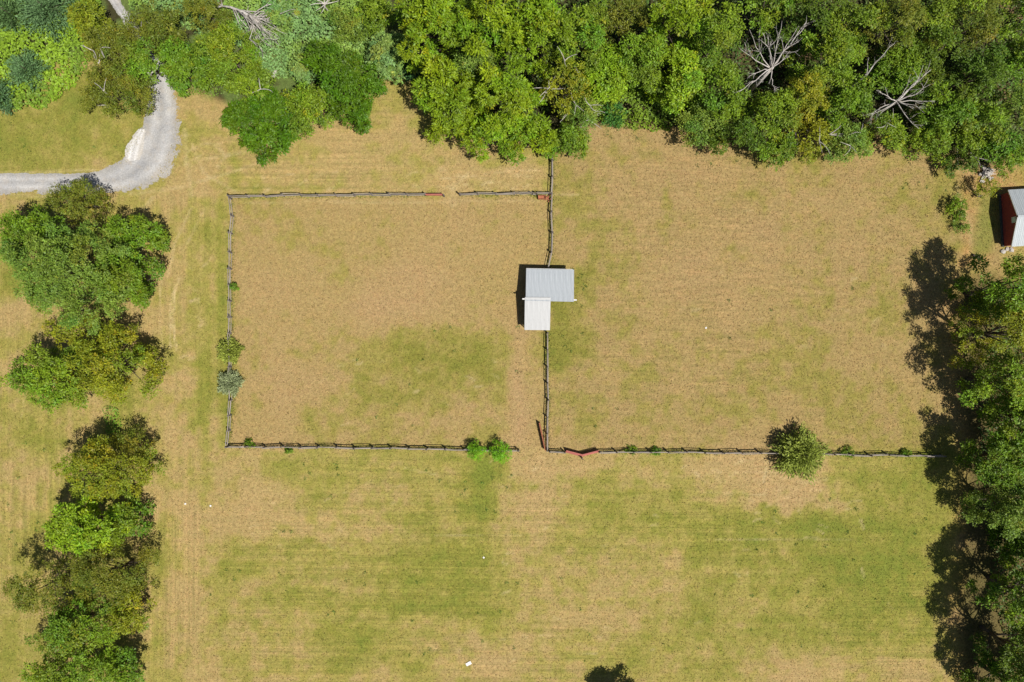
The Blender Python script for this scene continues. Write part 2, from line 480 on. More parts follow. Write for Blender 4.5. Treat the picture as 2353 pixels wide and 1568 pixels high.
def turf(x, y):
    """base colour of the ground at world x, y (arrays)"""
    vx, vy = x / U + CX, CY - y / U
    w1 = (N1.fbm(x, y, 9, 3) - 0.5) * 60
    w2 = (N2.fbm(x, y, 9, 3) - 0.5) * 60
    wx, wy = vx + w1, vy + w2
    g = np.full(x.shape, 0.36)
    pl = inbox(vx, vy, 530, 1262, 455, 1028)
    pr = inbox(vx, vy, 1262, 2300, 250, 1035)
    g = g * (1 - pl) + 0.20 * pl
    g = g * (1 - pr) + 0.30 * pr
    top = inbox(vx, vy, 400, 1262, 150, 450, 8)
    g = g * (1 - top) + 0.26 * top
    for bx, by, rx, ry, a in GREENS:
        g = g + a * 0.92 * np.exp(-(((wx - bx) / rx) ** 2 + ((wy - by) / ry) ** 2))
    q = np.sqrt(((vx + w1 * .35 - 985) / 190) ** 2 + ((vy + w2 * .35 - 905) / 172) ** 2)
    g = g + pl * 0.20 * (1 - sstep(.86, 1.04, q)) * (1 - sstep(900, 1000, vy))
    d = np.zeros(x.shape)
    for bx, by, rx, ry, a in DRYS:
        d = d + a * np.exp(-(((wx - bx) / rx) ** 2 + ((wy - by) / ry) ** 2))
    # the sharp mown edge below the open gateway
    edge = (1 - sstep(1148, 1156, vx + 0.10 * (vy - 1040))) * sstep(1035, 1060, vy) * (1 - sstep(1170, 1240, vy)) * sstep(1050, 1110, vx)
    g = g + 0.06 * edge
    g = g + (N1.fbm(x, y, 6.0, 4) - 0.5) * 0.60 + (N2.fbm(x, y, 1.8, 2) - 0.5) * 0.55 + (N3(x, y, .75) - 0.5) * 0.30
    d = d + (N3.fbm(x, y, 5.0, 4) - 0.5) * 0.8 + 0.10 * pl + 0.10 * pr
    # mowing passes
    low = sstep(1035, 1060, vy) * sstep(330, 640, vx + w1) + top * sstep(430, 520, vx)
    g = g + low * (N4(x * 0.05 + y * .02, y, 1.0) - 0.5) * 0.24 + low * (N3(x * 0.04 + y * .15, y, 2.7) - 0.5) * 0.16
    left = inbox(vx, vy, -400, 530, 445, 1568, 10) * (1 - sstep(430, 520, vx) * sstep(1000, 1080, vy))
    g = g + left * (N4(x, y * 0.05, 1.0) - 0.5) * 0.30 + left * (N3(x, y * 0.03, 2.6) - 0.5) * 0.26
    g = np.clip(g - 0.55 * d, 0, 1.3)
    d = np.clip(d, 0, 1)

    def lerp(a, b, t):
        return a * (1 - t[..., None]) + b * t[..., None]
    c = lerp(STRAW[None], OLIVE[None], sstep(0.12, 0.45, g))
    c = lerp(c, GREEN[None], sstep(0.42, 0.82, g))
    c = lerp(c, LUSH[None], sstep(0.80, 1.15, g))
    c = lerp(c, PINK[None], np.clip(d, 0, 1) * (1 - sstep(0.3, 0.6, g)))
    c = c * (1 - 0.11 * pr - 0.07 * pl)[..., None] * (1 + (pl + pr)[..., None] * np.array([.01, -.015, .0]))
    br = sstep(.35, .75, N2.fbm(x, y, 0.9, 3))
    for pts, hw, a in PALES:
        dd = seg_dist(vx + w1 * .08, vy + w2 * .08, pts)
        c = lerp(c, PALE[None], a * (0.35 + 0.65 * br) * (1 - sstep(hw * 0.35, hw * 1.25, dd)))
    # bare earth around the barn and under the trees of the east side
    e = inbox(wx, wy, 2215, 2330, 385, 470, 18) * 0.7 + inbox(wx, wy, 2225, 2290, 560, 600, 14) * 0.7 + inbox(wx, wy, 2215, 2245, 470, 600, 10) * 0.45
    e = e + inbox(wx, wy, 2190, 2420, 620, 1700, 25) * 0.55
    c = lerp(c, DIRT[None], np.clip(e, 0, 1) * (0.5 + 0.5 * br))
    gb = inbox(wx, wy, 2245, 2290, 440, 580, 14) * 0.75
    c = lerp(c, np.array([0.20, 0.21, 0.045])[None], gb)
    east_shade = sstep(2190, 2235, vx + w1 * .5) * sstep(610, 660, vy + w2 * .3)  # painted shade: darkens the ground under the east side trees
    c = lerp(c, np.array([0.10, 0.085, 0.035])[None], .85 * east_shade)
    # forest floor, with the shade of the canopy gaps painted in
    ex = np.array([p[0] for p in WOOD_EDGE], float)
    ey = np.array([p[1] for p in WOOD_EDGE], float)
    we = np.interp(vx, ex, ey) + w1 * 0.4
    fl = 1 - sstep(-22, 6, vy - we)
    fc = lerp(SHADED_FLOOR[None], np.array([0.20, 0.13, 0.07])[None], sstep(.6, .85, N4.fbm(x, y, 3.5, 3)))
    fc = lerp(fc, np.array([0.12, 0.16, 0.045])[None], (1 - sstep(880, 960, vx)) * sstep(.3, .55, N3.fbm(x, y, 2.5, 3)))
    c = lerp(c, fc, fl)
    pm = 0.40 + 0.60 * sstep(.38, .68, N1.fbm(x * .35, y * .35, 5, 3))
    mow = np.stack([low * pm, left * pm, (pr * .75 + pl * .25) * pm], -1)
    return c, g, fl, mow


# ------------------------------------------------------------------ ground
fx = np.arange(-93, 93.01, 0.34)
fy = np.arange(-63, 63.01, 0.34)
gx = np.concatenate([[-6000, -2000, -700, -300, -160, -115], fx, [115, 160, 300, 700, 2000, 6000]])
gy = np.concatenate([[-6000, -2000, -700, -300, -140, -85], fy, [85, 140, 300, 700, 2000, 6000]])
XX, YY = np.meshgrid(gx, gy)
nx, ny = len(gx), len(gy)
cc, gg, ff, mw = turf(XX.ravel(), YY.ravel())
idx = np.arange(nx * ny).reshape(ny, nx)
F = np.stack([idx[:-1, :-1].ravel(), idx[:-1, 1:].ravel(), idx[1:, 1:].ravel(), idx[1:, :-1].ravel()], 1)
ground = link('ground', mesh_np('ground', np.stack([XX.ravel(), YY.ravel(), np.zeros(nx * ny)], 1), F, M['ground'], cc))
_a = ground.data.color_attributes.new('mow', 'FLOAT_COLOR', 'POINT')
_c = np.ones((nx * ny, 4), dtype=np.float32)
_c[:, :3] = np.clip(mw, 0, 1)
_a.data.foreach_set('color', _c.ravel())
tag(ground, 'dry mown pasture of straw and olive grass', kind='structure')

# ------------------------------------------------------------------ driveway
def strip(name, left, right, mat, z, n=120, across=26, rag=(0.0, 0.0), soft=(19.0, 64.0)):
    """sheet between two edge polylines (plan units) whose gravel thins at both verges"""
    def resample(P):
        P = np.array(P, float)
        s = np.concatenate([[0], np.cumsum(np.hypot(*np.diff(P, axis=0).T))])
        # smooth twice
        t = np.linspace(0, s[-1], n)
        Q = np.stack([np.interp(t, s, P[:, 0]), np.interp(t, s, P[:, 1])], 1)
        for _ in range(3):
            Q[1:-1] = (Q[:-2] + 2 * Q[1:-1] + Q[2:]) / 4
        return Q
    A, B = resample(left), resample(right)
    t = np.linspace(-0.12, 1.12, across)
    V = A[:, None, :] * (1 - t)[None, :, None] + B[:, None, :] * t[None, :, None]
    wv = np.hypot(*(B - A).T)[:, None]
    inner = np.minimum(t + rag[0], 1 + rag[1] - t)[None, :] * wv      # plan units inside the edge
    e = np.clip(0.5 + inner / np.where(t < .5, soft[0], soft[1])[None, :], 0, 1)
    x, y = (V[..., 0] - CX) * U, (CY - V[..., 1]) * U
    P = np.stack([x.ravel(), y.ravel(), np.full(x.size, z)], 1)
    i = np.arange(n * across).reshape(n, across)
    Fq = np.stack([i[:-1, :-1].ravel(), i[:-1, 1:].ravel(), i[1:, 1:].ravel(), i[1:, :-1].ravel()], 1)
    return link(name, mesh_np(name, P, Fq, mat, np.stack([e.ravel(), np.tile(t, n), e.ravel()], 1)))


dl = [(-600, 398), (-100, 399), (0, 399), (100, 400), (180, 400), (225, 396), (262, 378), (292, 360), (305, 330), (322, 300), (334, 280), (340, 240), (346, 200), (335, 150), (306, 90), (276, 40), (250, 0), (205, -80)]
dr = [(-600, 446), (-100, 445), (0, 444), (100, 443), (200, 441), (290, 438), (335, 428), (372, 408), (398, 378), (410, 330), (409, 270), (404, 230), (396, 190), (368, 140), (330, 80), (298, 34), (272, -2), (228, -80)]
tag(strip('driveway', dl, dr, M['drive'], 0.02, 200, 26, (0.02, 0.03)), 'grey gravel driveway bending from the left edge up into the trees', kind='structure')
sl = [(320, 297), (306, 315), (292, 340), (289, 372)]
sr = [(334, 298), (330, 320), (325, 345), (318, 368)]
tag(strip('gravel_apron', sl, sr, M['spill'], 0.035, 40, 16, (0.12, 0.12), (26.0, 26.0)), 'patch of whiter gravel on the inner bend of the driveway', kind='structure')

# ------------------------------------------------------------------ leaf clouds
def unit(a):
    return a / np.maximum(np.linalg.norm(a, axis=-1, keepdims=True), 1e-6)


def leaf_quads(P, A, N, L, W, droop=0.12):
    A = unit(A)
    N = N - (N * A).sum(1, keepdims=True) * A
    N = unit(N)
    Sd = np.cross(N, A)
    L = L[:, None]
    W = W[:, None]
    v0 = P - A * L * 0.5
    v1 = P - A * L * 0.02 + Sd * W * 0.5
    v2 = P + A * L * 0.5 - N * L * droop
    v3 = P - A * L * 0.02 - Sd * W * 0.5
    V = np.stack([v0, v1, v2, v3], 1).reshape(-1, 3)
    F = np.arange(len(P) * 4, dtype=np.int32).reshape(-1, 4)
    return V, F


KINDS = {
    # colour, second colour, leaf length, leaf width, lobe radius, sprays per m2 of lobe, leaves per spray, lobes factor, outline raggedness
    'walnut': dict(c=(.150, .222, .016), c2=(.095, .160, .014), L=.62, W=.22, lr=1.50, sp=1.9, n=8, lf=.86, rag=.20, fr=.9),
    'lime':   dict(c=(.168, .262, .020), c2=(.120, .195, .022), L=.50, W=.24, lr=1.40, sp=2.2, n=8, lf=1.15, rag=.18, fr=.6),
    'green':  dict(c=(.102, .178, .020), c2=(.078, .135, .020), L=.48, W=.22, lr=1.45, sp=2.1, n=8, lf=1.15, rag=.20, fr=.6),
    'deep':   dict(c=(.060, .128, .008), c2=(.046, .098, .008), L=.55, W=.22, lr=1.40, sp=2.2, n=8, lf=1.25, rag=.16, fr=.8),
    'mixed':  dict(c=(.125, .200, .022), c2=(.090, .140, .024), L=.46, W=.20, lr=1.40, sp=2.0, n=8, lf=1.05, rag=.24, fr=.6),
    'sage':   dict(c=(.130, .190, .055), c2=(.090, .150, .035), L=.42, W=.18, lr=1.30, sp=2.3, n=8, lf=1.20, rag=.22, fr=.6),
    'olive':  dict(c=(.125, .140, .030), c2=(.085, .110, .022), L=.40, W=.15, lr=1.25, sp=2.2, n=7, lf=1.15, rag=.26, fr=.7),
    'yellow': dict(c=(.175, .195, .022), c2=(.115, .150, .020), L=.42, W=.18, lr=1.30, sp=2.1, n=8, lf=1.05, rag=.25, fr=.6),
    'dark':   dict(c=(.055, .105, .018), c2=(.080, .120, .022), L=.48, W=.20, lr=1.45, sp=1.9, n=8, lf=1.00, rag=.25, fr=.6),
    'blue':   dict(c=(.128, .222, .072), c2=(.145, .222, .036), L=.45, W=.26, lr=1.10, sp=2.6, n=8, lf=1.30, rag=.18, fr=.4),
    'teal':   dict(c=(.060, .125, .065), c2=(.045, .095, .042), L=.40, W=.14, lr=1.10, sp=2.8, n=8, lf=1.30, rag=.12, fr=.5),
    'shrub':  dict(c=(.135, .290, .018), c2=(.100, .230, .018), L=.38, W=.17, lr=.60, sp=5.0, n=7, lf=1.30, rag=.15, fr=.8),
}


def crown_mesh(name, rng, kind, rx, ry, z0, z1, dens=1.0, big=1.0):
    k = KINDS[kind]
    lr0 = min(k['lr'] * big, 0.45 * min(rx, ry) + 0.12)
    nl = int(max(7, k['lf'] * 1.35 * rx * ry / lr0 ** 2))
    ph = rng.random(6) * 6.28

    def outline(th):
        return 1 + .68 * k['rag'] * (0.45 * np.sin(2 * th + ph[0]) + 0.5 * np.sin(3 * th + ph[1]) + 0.4 * np.sin(5 * th + ph[2]) + .3 * np.sin(8 * th + ph[3]))
    i = np.arange(nl)
    r = np.sqrt((i + 0.5) / nl) + rng.normal(0, .05, nl)
    r = np.clip(r, 0, 1.02)
    th = i * 2.39996 + rng.normal(0, .35, nl)
    o = outline(th)
    edge = np.clip(r, 0, 1)
    lr = lr0 * (1.12 - 0.42 * edge ** 2) * rng.uniform(.72, 1.25, nl)
    X = np.cos(th) * r * o * (rx - lr * .45)
    Y = np.sin(th) * r * o * (ry - lr * .45)
    hz = z1 - z0
    Z = z0 + hz * (0.22 + 0.78 * np.sqrt(np.clip(1 - (edge * .98) ** 2, 0, 1))) - lr * .55 + rng.normal(0, (.19 if kind in ('walnut', 'dark', 'mixed') else .13) * hz, nl)
    Z = np.clip(Z, z0 * .6 + .3 * lr, z1)
    # a lower skirt of lobes
    ns = max(4, nl // 2)
    th2 = rng.random(ns) * 6.283
    r2 = rng.uniform(.45, .95, ns)
    o2 = outline(th2)
    C = np.stack([X, Y, Z], 1)
    lr2 = lr0 * rng.uniform(.6, .95, ns)
    C2 = np.stack([np.cos(th2) * r2 * o2 * (rx - lr2 * .6), np.sin(th2) * r2 * o2 * (ry - lr2 * .6), z0 + hz * rng.uniform(0, .45, ns)], 1)
    C = np.concatenate([C, C2])
    LR = np.concatenate([lr, lr2])
    nL = len(C)
    ncount = np.maximum(5, (dens * 1.35 * k['sp'] * 2 * math.pi * LR ** 2).astype(int))
    li = np.repeat(np.arange(nL), ncount)
    d = rng.normal(size=(len(li), 3))
    d[:, 2] = np.abs(d[:, 2]) * 1.0 - 0.35
    d = unit(d)
    rr = LR[li] * rng.uniform(.70, 1.05, len(li))
    SP = C[li] + d * rr[:, None] * np.array([1, 1, .78])
    # leaves of each spray
    n = k['n'] + 6
    P = np.repeat(SP, n, 0)
    D = np.repeat(d, n, 0)
    lid = np.repeat(li, n)
    sid = np.repeat(np.arange(len(li)), n)
    m = len(P)
    spread = 0.27 * np.clip(lr0, .5, 1.4)
    off = rng.normal(size=(m, 3)) * spread * np.array([.7, .7, .4])
    P = P + off
    A = D * k['fr'] + unit(off + 1e-4) * .7 + rng.normal(size=(m, 3)) * .45 + np.array([0, 0, -.22])
    Nn = np.array([0, 0, .85]) + D * .65 + rng.normal(size=(m, 3)) * .33
    s = np.clip(lr0 / 1.1, .55, 1.0)
    L = .70 * k['L'] * s * np.clip(rng.lognormal(0, .34, m), .4, 2.1)
    W = .78 * k['W'] * s * np.clip(rng.lognormal(0, .30, m), .45, 1.9)
    P[:, 2] = np.maximum(P[:, 2], .12)
    V, F = leaf_quads(P, A, Nn, L, W)
    lt = rng.random(nL)
    c = np.array(k['c'])[None] * (1 - lt[lid])[:, None] + np.array(k['c2'])[None] * lt[lid][:, None]
    sv = rng.normal(1, .13, len(li))[sid] * rng.normal(1, .16, m)
    c = c * np.clip(sv, .5, 1.6)[:, None]
    hu = rng.normal(0, .085, nL)[lid] + rng.normal(0, .05, m)
    c = c * np.stack([1 + hu, np.ones(m), 1 - .6 * hu], 1)
    yl = rng.random(len(li))[sid] < .025
    c[yl] = c[yl] * np.array([1.45, 1.05, .9])
    V4 = np.repeat(c * (np.array([1.45, 1.45, 1.4]) if kind in ('blue', 'teal') else np.array([1.66, 1.63, .78])), 4, 0)
    return mesh_np(name, V, F, M['leaf'], V4), C, LR


def limb_curve(a, b, rng, sag=.08):
    a, b = np.array(a, float), np.array(b, float)
    m = (a + b) / 2 + rng.normal(0, sag, 3) * np.linalg.norm(b - a) + np.array([0, 0, .06 * np.linalg.norm(b - a)])
    t = np.linspace(0, 1, 5)[:, None]
    return ((1 - t) ** 2) * a + 2 * t * (1 - t) * m + t * t * b


TREES = 0


def tree(name, vx, vy, rx, ry, h, kind, label, cat='tree', group=None, dens=1.0, base=.22, big=1.0, lean=(0, 0), bare=0):
    """vx, vy, rx, ry: where the crown is seen on the plan picture; h: height in metres"""
    global TREES
    TREES += 1
    rng = np.random.default_rng(1000 + TREES)
    zc = h * .68
    f = 1 - zc / H
    x, y, _ = At(vx, vy, zc)
    root = empty(name, (x, y, 0), label, cat, group)
    z0, z1 = h * base, h
    me, C, LR = crown_mesh('crown', rng, kind, rx * U * f, ry * U * f, z0, z1, dens, big)
    link('crown', me, root)
    mb = MB()
    tr = max(.04, h * .022)
    fork = h * max(.16, base * .9)
    mb.tube([(0, 0, -.1), (rng.normal(0, .03 * h * .3), rng.normal(0, .03 * h * .3), fork * .5), (0, 0, fork)], [tr * 1.3, tr, tr * .85], 8)
    top = (rng.normal(0, .3), rng.normal(0, .3), h * .8)
    cv = limb_curve((0, 0, fork - .1), top, rng, .04)
    mb.tube(cv, np.linspace(tr * .8, tr * .15, 5), 6)
    pick = rng.permutation(len(C))[:min(len(C), 16)]
    for j in pick:
        s = rng.uniform(.0, .55)
        st = (np.array([0, 0, fork - .1]) * (1 - s) + np.array(top) * s)
        if C[j][2] < st[2]: st = np.array([0, 0, fork - .1])
        cv = limb_curve(st, C[j], rng)
        mb.tube(cv, np.linspace(tr * .42, tr * .06, 5), 5)
    mb.build('trunk', M['bark'], root, smooth=True)
    if bare:
        for _ in range(bare):
            bb = MB()
            j = rng.integers(len(C))
            p = C[j] + np.array([0, 0, LR[j] * .5])
            for q in range(3):
                a = rng.uniform(0, 6.28)
                ln = rng.uniform(1.0, 2.6)
                e = p + np.array([math.cos(a) * ln, math.sin(a) * ln, rng.uniform(.3, 1.0)])
                cv = limb_curve(p, e, rng, .1)
                bb.tube(cv, np.linspace(.07, .02, 5), 4)
            bb.build('bare_twig', M['deadwood'], root)['label'] = 'bare grey twig poking out of the crown'
    return root


def conifer(name, vx, vy, r, h, c, label, cat='shrub', group=None, n=2600, L=.55):
    """dense needle bush: upswept fronds all round"""
    global TREES
    TREES += 1
    rng = np.random.default_rng(3000 + TREES)
    zc = h * .45
    f = 1 - zc / H
    x, y, _ = At(vx, vy, zc)
    root = empty(name, (x, y, 0), label, cat, group)
    R = r * U * f
    nf = n // 9
    ang = rng.random(nf) * 6.283
    zz = rng.random(nf) ** .8
    prof = np.sqrt(np.clip(1 - (zz * 1.02 - .22) ** 2 / .66, 0.02, 1)) * (1 + .14 * np.sin(ang * 5 + 1) + .1 * np.sin(ang * 9))
    tip = np.stack([np.cos(ang) * prof * R, np.sin(ang) * prof * R, .15 + zz * h * .9], 1) * rng.uniform(.86, 1.06, (nf, 1))
    st = np.stack([np.zeros(nf), np.zeros(nf), tip[:, 2] * .65], 1) + tip * np.array([.35, .35, 0])
    t = np.tile(np.linspace(.12, 1, 9), nf)
    A0 = np.repeat(unit(tip - st), 9, 0)
    P = np.repeat(st, 9, 0) * (1 - t)[:, None] + np.repeat(tip, 9, 0) * t[:, None]
    m = len(P)
    P = P + rng.normal(size=(m, 3)) * .07 * R * .6
    A = A0 + rng.normal(size=(m, 3)) * .4
    Nn = np.array([0, 0, .8]) + rng.normal(size=(m, 3)) * .5
    V, F = leaf_quads(P, A, Nn, L * rng.uniform(.6, 1.2, m), L * .30 * rng.uniform(.6, 1.3, m), .05)
    fv = rng.normal(1, .18, nf)
    cl = 1.45 * np.array(c)[None] * np.clip(np.repeat(fv, 9) * rng.normal(1, .15, m), .5, 1.6)[:, None]
    link('foliage', mesh_np('foliage', V, F, M['needle'], np.repeat(cl, 4, 0)), root)
    mb = MB()
    mb.tube([(0, 0, -.1), (0, 0, h * .5), (.05, .02, h * .9)], [.03 * h, .02 * h, .006 * h], 6)
    for j in range(0, nf, max(1, nf // 14)):
        mb.tube(limb_curve((0, 0, st[j][2] * .8), tip[j], rng, .04), np.linspace(.012 * h, .003 * h, 5), 4)
    mb.build('trunk', M['bark'], root, smooth=True)
    return root


def thicket(name, poly, kind, label, cat, hmax=1.6, per_m2=11, seed=1, L=.5, W=.34, edge=14, noise=2.6, mult=1.0):
    """mat of vine leaves over mounds; nobody could count it"""
    rng = np.random.default_rng(seed)
    P = np.array(poly, float)
    x0, y0 = P.min(0)
    x1, y1 = P.max(0)
    area = (x1 - x0) * (y1 - y0) * U * U
    n = int(area * per_m2)
    vx = rng.uniform(x0, x1, n)
    vy = rng.uniform(y0, y1, n)
    inside = np.zeros(n, bool)
    j = len(P) - 1
    for i in range(len(P)):
        xi, yi = P[i]; xj, yj = P[j]
        cnd = ((yi > vy) != (yj > vy)) & (vx < (xj - xi) * (vy - yi) / (yj - yi + 1e-9) + xi)
        inside ^= cnd
        j = i
    ed = seg_dist(vx, vy, list(map(tuple, P)) + [tuple(P[0])])
    x, y = (vx - CX) * U, (CY - vy) * U
    jag = N3.fbm(x, y, 2.2, 3)
    keep = inside & (ed + (jag - .5) * edge * 1.6 > edge * .30)
    gaps = N4.fbm(x, y, 3.0, 3)
    keep &= gaps > .24
    x, y, ed = x[keep], y[keep], ed[keep]
    m = len(x)
    hh = hmax * np.clip(ed / edge, .1, 1) * (0.25 + 1.1 * sstep(.25, .8, N1.fbm(x + 5, y, noise, 3)))
    z = hh * rng.uniform(.72, 1.05, m) + .08
    # lean out towards the drop of the mound
    e = .3
    gxn = (N1.fbm(x + 5 + e, y, noise, 3) - N1.fbm(x + 5 - e, y, noise, 3)) * hmax * 2
    gyn = (N1.fbm(x + 5, y + e, noise, 3) - N1.fbm(x + 5, y - e, noise, 3)) * hmax * 2
    Nn = np.stack([-gxn, -gyn, np.full(m, .8)], 1) + rng.normal(size=(m, 3)) * .32
    A = rng.normal(size=(m, 3)) * np.array([1, 1, .4])
    V, F = leaf_quads(np.stack([x, y, z], 1), A, Nn, L * rng.uniform(.6, 1.35, m), W * rng.uniform(.6, 1.3, m))
    k = KINDS[kind]
    mixv = np.clip(sstep(.35, .7, N2.fbm(x, y, 4, 3)) + rng.normal(0, .15, m), 0, 1)
    c = np.array(k['c'])[None] * (1 - mixv)[:, None] + np.array(k['c2'])[None] * mixv[:, None]
    c = c * np.clip(rng.normal(1, .17, m), .5, 1.6)[:, None] * mult * 1.4
    o = link(name, mesh_np(name, V, F, M['leaf'], np.repeat(c, 4, 0)))
    return tag(o, label, cat, kind='stuff')


# ------------------------------------------------------------------ thickets of vine
thicket('vine_thicket', [(-120, -60), (60, -60), (225, -60), (245, 40), (225, 110), (200, 180), (160, 215), (112, 252), (60, 258), (-120, 255)], 'lime',
        'bright yellow-green vine mat covering the ground at the top left', 'vines', 1.3, 26, 11, .46, .34, 10, 2.6, 1.10)
thicket('bramble_thicket', [(560, -60), (905, -60), (880, 40), (890, 110), (860, 180), (790, 130), (735, 130), (700, 195), (610, 180), (520, 90), (500, 20)], 'blue',
        'pale blue-green bramble thicket behind the fallen dead tree', 'brambles', 2.2, 32, 12, .42, .26, 14, 3.4, 1.22)
thicket('undergrowth', [(1330, 180), (1440, 170), (1540, 215), (1570, 290), (1530, 308), (1400, 292), (1340, 270)], 'lime',
        'light green undergrowth spilling onto the field below the wood', 'undergrowth', 2.4, 26, 13, .46, .28, 14, 3.0, .9)
thicket('creeper', [(296, 30), (292, -60), (500, -60), (520, 60), (470, 90), (420, 60), (380, 40)], 'blue',
        'pale green creeper between the driveway trees and the top edge', 'creeper', 2.0, 28, 14, .40, .25, 12, 3.0, 1.2)
thicket('undergrowth', [(380, 160), (560, 170), (560, 215), (500, 225), (430, 228), (395, 205)], 'mixed',
        'low green weeds under the trees right of the driveway', 'undergrowth', .8, 20, 15, .36, .22, 10, 2.0)
thicket('wood_understorey', [(1000, -60), (2500, -60), (2500, 300), (2300, 360), (2150, 300), (1800, 300), (1600, 270), (1330, 200), (1240, 290), (1080, 240), (980, 120)], 'dark',
        'dark leafy understorey filling the wood beneath the tall crowns', 'understorey', 1.6, 7, 16, .6, .34, 14, 4.0)  # dark leaf colour also stands in for shade in the canopy gaps

thicket('undergrowth', [(2245, 660), (2480, 620), (2480, 1650), (2290, 1650), (2300, 1450), (2285, 1420), (2270, 1250), (2240, 1060), (2250, 900)], 'dark',
        'added dark undergrowth deepening the shade beneath the trees of the right edge', 'undergrowth', 1.0, 7, 17, .5, .3, 14, 2.5)  # added so the shadowed ground under these trees goes darker

# ------------------------------------------------------------------ trees
GL, GT, GR, GD = 'trees in the row along the left side', 'trees of the wood along the top', 'trees along the right edge', 'trees beside the driveway'
T = tree
# left row
T('broadleaf_tree', 159, 625, 150, 122, 15, 'sage', 'largest tree of the left row, wide grey-green crown below the driveway', group=GL, dens=1.05)
T('broadleaf_tree', 179, 462, 74, 58, 8, 'olive', 'small olive-green tree overhanging the driveway from the left row', group=GL, dens=.9)
T('broadleaf_tree', 302, 545, 66, 55, 9, 'green', 'dark green side tree bulging right from the biggest crown of the left row', group=GL)
T('broadleaf_tree', 74, 545, 72, 70, 11, 'green', 'green tree at the upper left shoulder of the left row', group=GL)
T('broadleaf_tree', 277, 640, 80, 76, 11, 'green', 'fresh green crown on the right flank of the left row facing the paddock', group=GL)
T('broadleaf_tree', 252, 840, 108, 92, 10.5, 'yellow', 'brownish yellow-green tree, second big crown down the left row', group=GL)
T('broadleaf_tree', 124, 865, 98, 84, 12, 'mixed', 'bright green tree on the left half of the second clump of the left row', group=GL)
T('broadleaf_tree', 169, 765, 60, 40, 10, 'yellow', 'yellow-olive crown squeezed under the largest left-row tree', group=GL)
T('broadleaf_tree', 241, 1080, 112, 74, 9.5, 'yellow', 'yellow-green tree at the top of the lower left clump', group=GL)
T('broadleaf_tree', 306, 1020, 48, 38, 6.5, 'olive', 'small brownish tree at the upper right corner of the lower left clump', group=GL, dens=.8)
T('broadleaf_tree', 190, 1212, 100, 62, 11, 'lime', 'vivid lime-green tree in the middle of the lower left clump', group=GL)
T('broadleaf_tree', 291, 1195, 44, 48, 7.5, 'green', 'green tree right of the vivid lime-green one', group=GL)
T('broadleaf_tree', 251, 1320, 108, 72, 10, 'olive', 'olive-brown broad tree below the vivid lime-green one', group=GL, dens=.95)
T('broadleaf_tree', 96, 1350, 86, 58, 11, 'olive', 'olive tree reaching furthest left in the lower left clump', group=GL, dens=.85)
T('broadleaf_tree', 171, 1440, 100, 66, 11, 'mixed', 'mid green tree second from the bottom of the left row', group=GL)
T('broadleaf_tree', 301, 1400, 55, 55, 8, 'yellow', 'yellowish small tree on the right side near the bottom of the left row', group=GL)
T('broadleaf_tree', 151, 1545, 92, 62, 10, 'mixed', 'tree cut by the bottom edge at the lower left corner', group=GL)
T('broadleaf_tree', 276, 1535, 62, 52, 7, 'green', 'saturated green tree at the bottom right end of the left row', group=GL)
thicket('weed_strip', [(235, 930), (275, 935), (285, 980), (275, 1000), (245, 1000)], 'shrub', 'strip of fresh green weeds between the two left tree clumps', 'weeds', .5, 20, 31, .35, .12, 6, 1.5)
# around the driveway
T('scrub_tree', 262, 212, 84, 62, 8, 'olive', 'sparse olive scrub tree just left of where the driveway enters the trees', group=GD, dens=1.25, bare=2)
T('scrub_tree', 265, 120, 66, 62, 10, 'olive', 'thin olive tree standing left of the hidden driveway near the top', group=GD, dens=1.1, bare=3)
T('scrub_tree', 385, 75, 62, 58, 10, 'olive', 'olive tree right of the hidden driveway near the top edge', group=GD, dens=.9, bare=1)
T('scrub_tree', 328, 140, 50, 54, 9, 'mixed', 'narrow tree arching over the driveway with a forked white limb below', group=GD, dens=1.05)
T('scrub_tree', 318, 75, 46, 42, 9, 'olive', 'olive tree arching over the driveway above the narrow one', group=GD)
T('broadleaf_tree', 432, 150, 66, 62, 10, 'green', 'green rounded tree just right of the driveway mouth', group=GD)
T('broadleaf_tree', 515, 120, 78, 70, 10, 'mixed', 'soft olive-green tree below left of the fallen dead tree', group=GD, dens=1.05, bare=1)
T('broadleaf_tree', 575, 190, 52, 46, 9, 'mixed', 'olive-green tree below the bleached fallen tree', group=GD, bare=1)
T('broadleaf_tree', 470, 30, 60, 44, 9, 'olive', 'olive tree at the top edge left of the fallen dead tree', group=GD)
T('scrub_tree', 205, 60, 40, 60, 7, 'yellow', 'pale yellowish scrub tree between the vine mat and the driveway', group=GD, dens=1.0)
conifer('evergreen_bush', 60, 160, 44, 3.2, (.085, .160, .058), 'round blue-green bush standing in the bright vine mat', group='blue-green bushes at the top left', n=3600, L=.5)
conifer('evergreen_bush', -2, 220, 38, 4.0, (.075, .145, .055), 'dark blue-green bush cut by the left edge', group='blue-green bushes at the top left', n=3000, L=.5)
conifer('evergreen_bush', 105, 18, 66, 5.0, (.085, .155, .058), 'largest blue-green bush at the top left corner', group='blue-green bushes at the top left', n=6500, L=.55)
conifer('evergreen_bush', 20, 30, 40, 4.5, (.08, .145, .045), 'small dark bush in the very top left corner', group='blue-green bushes at the top left', n=3000, L=.5)
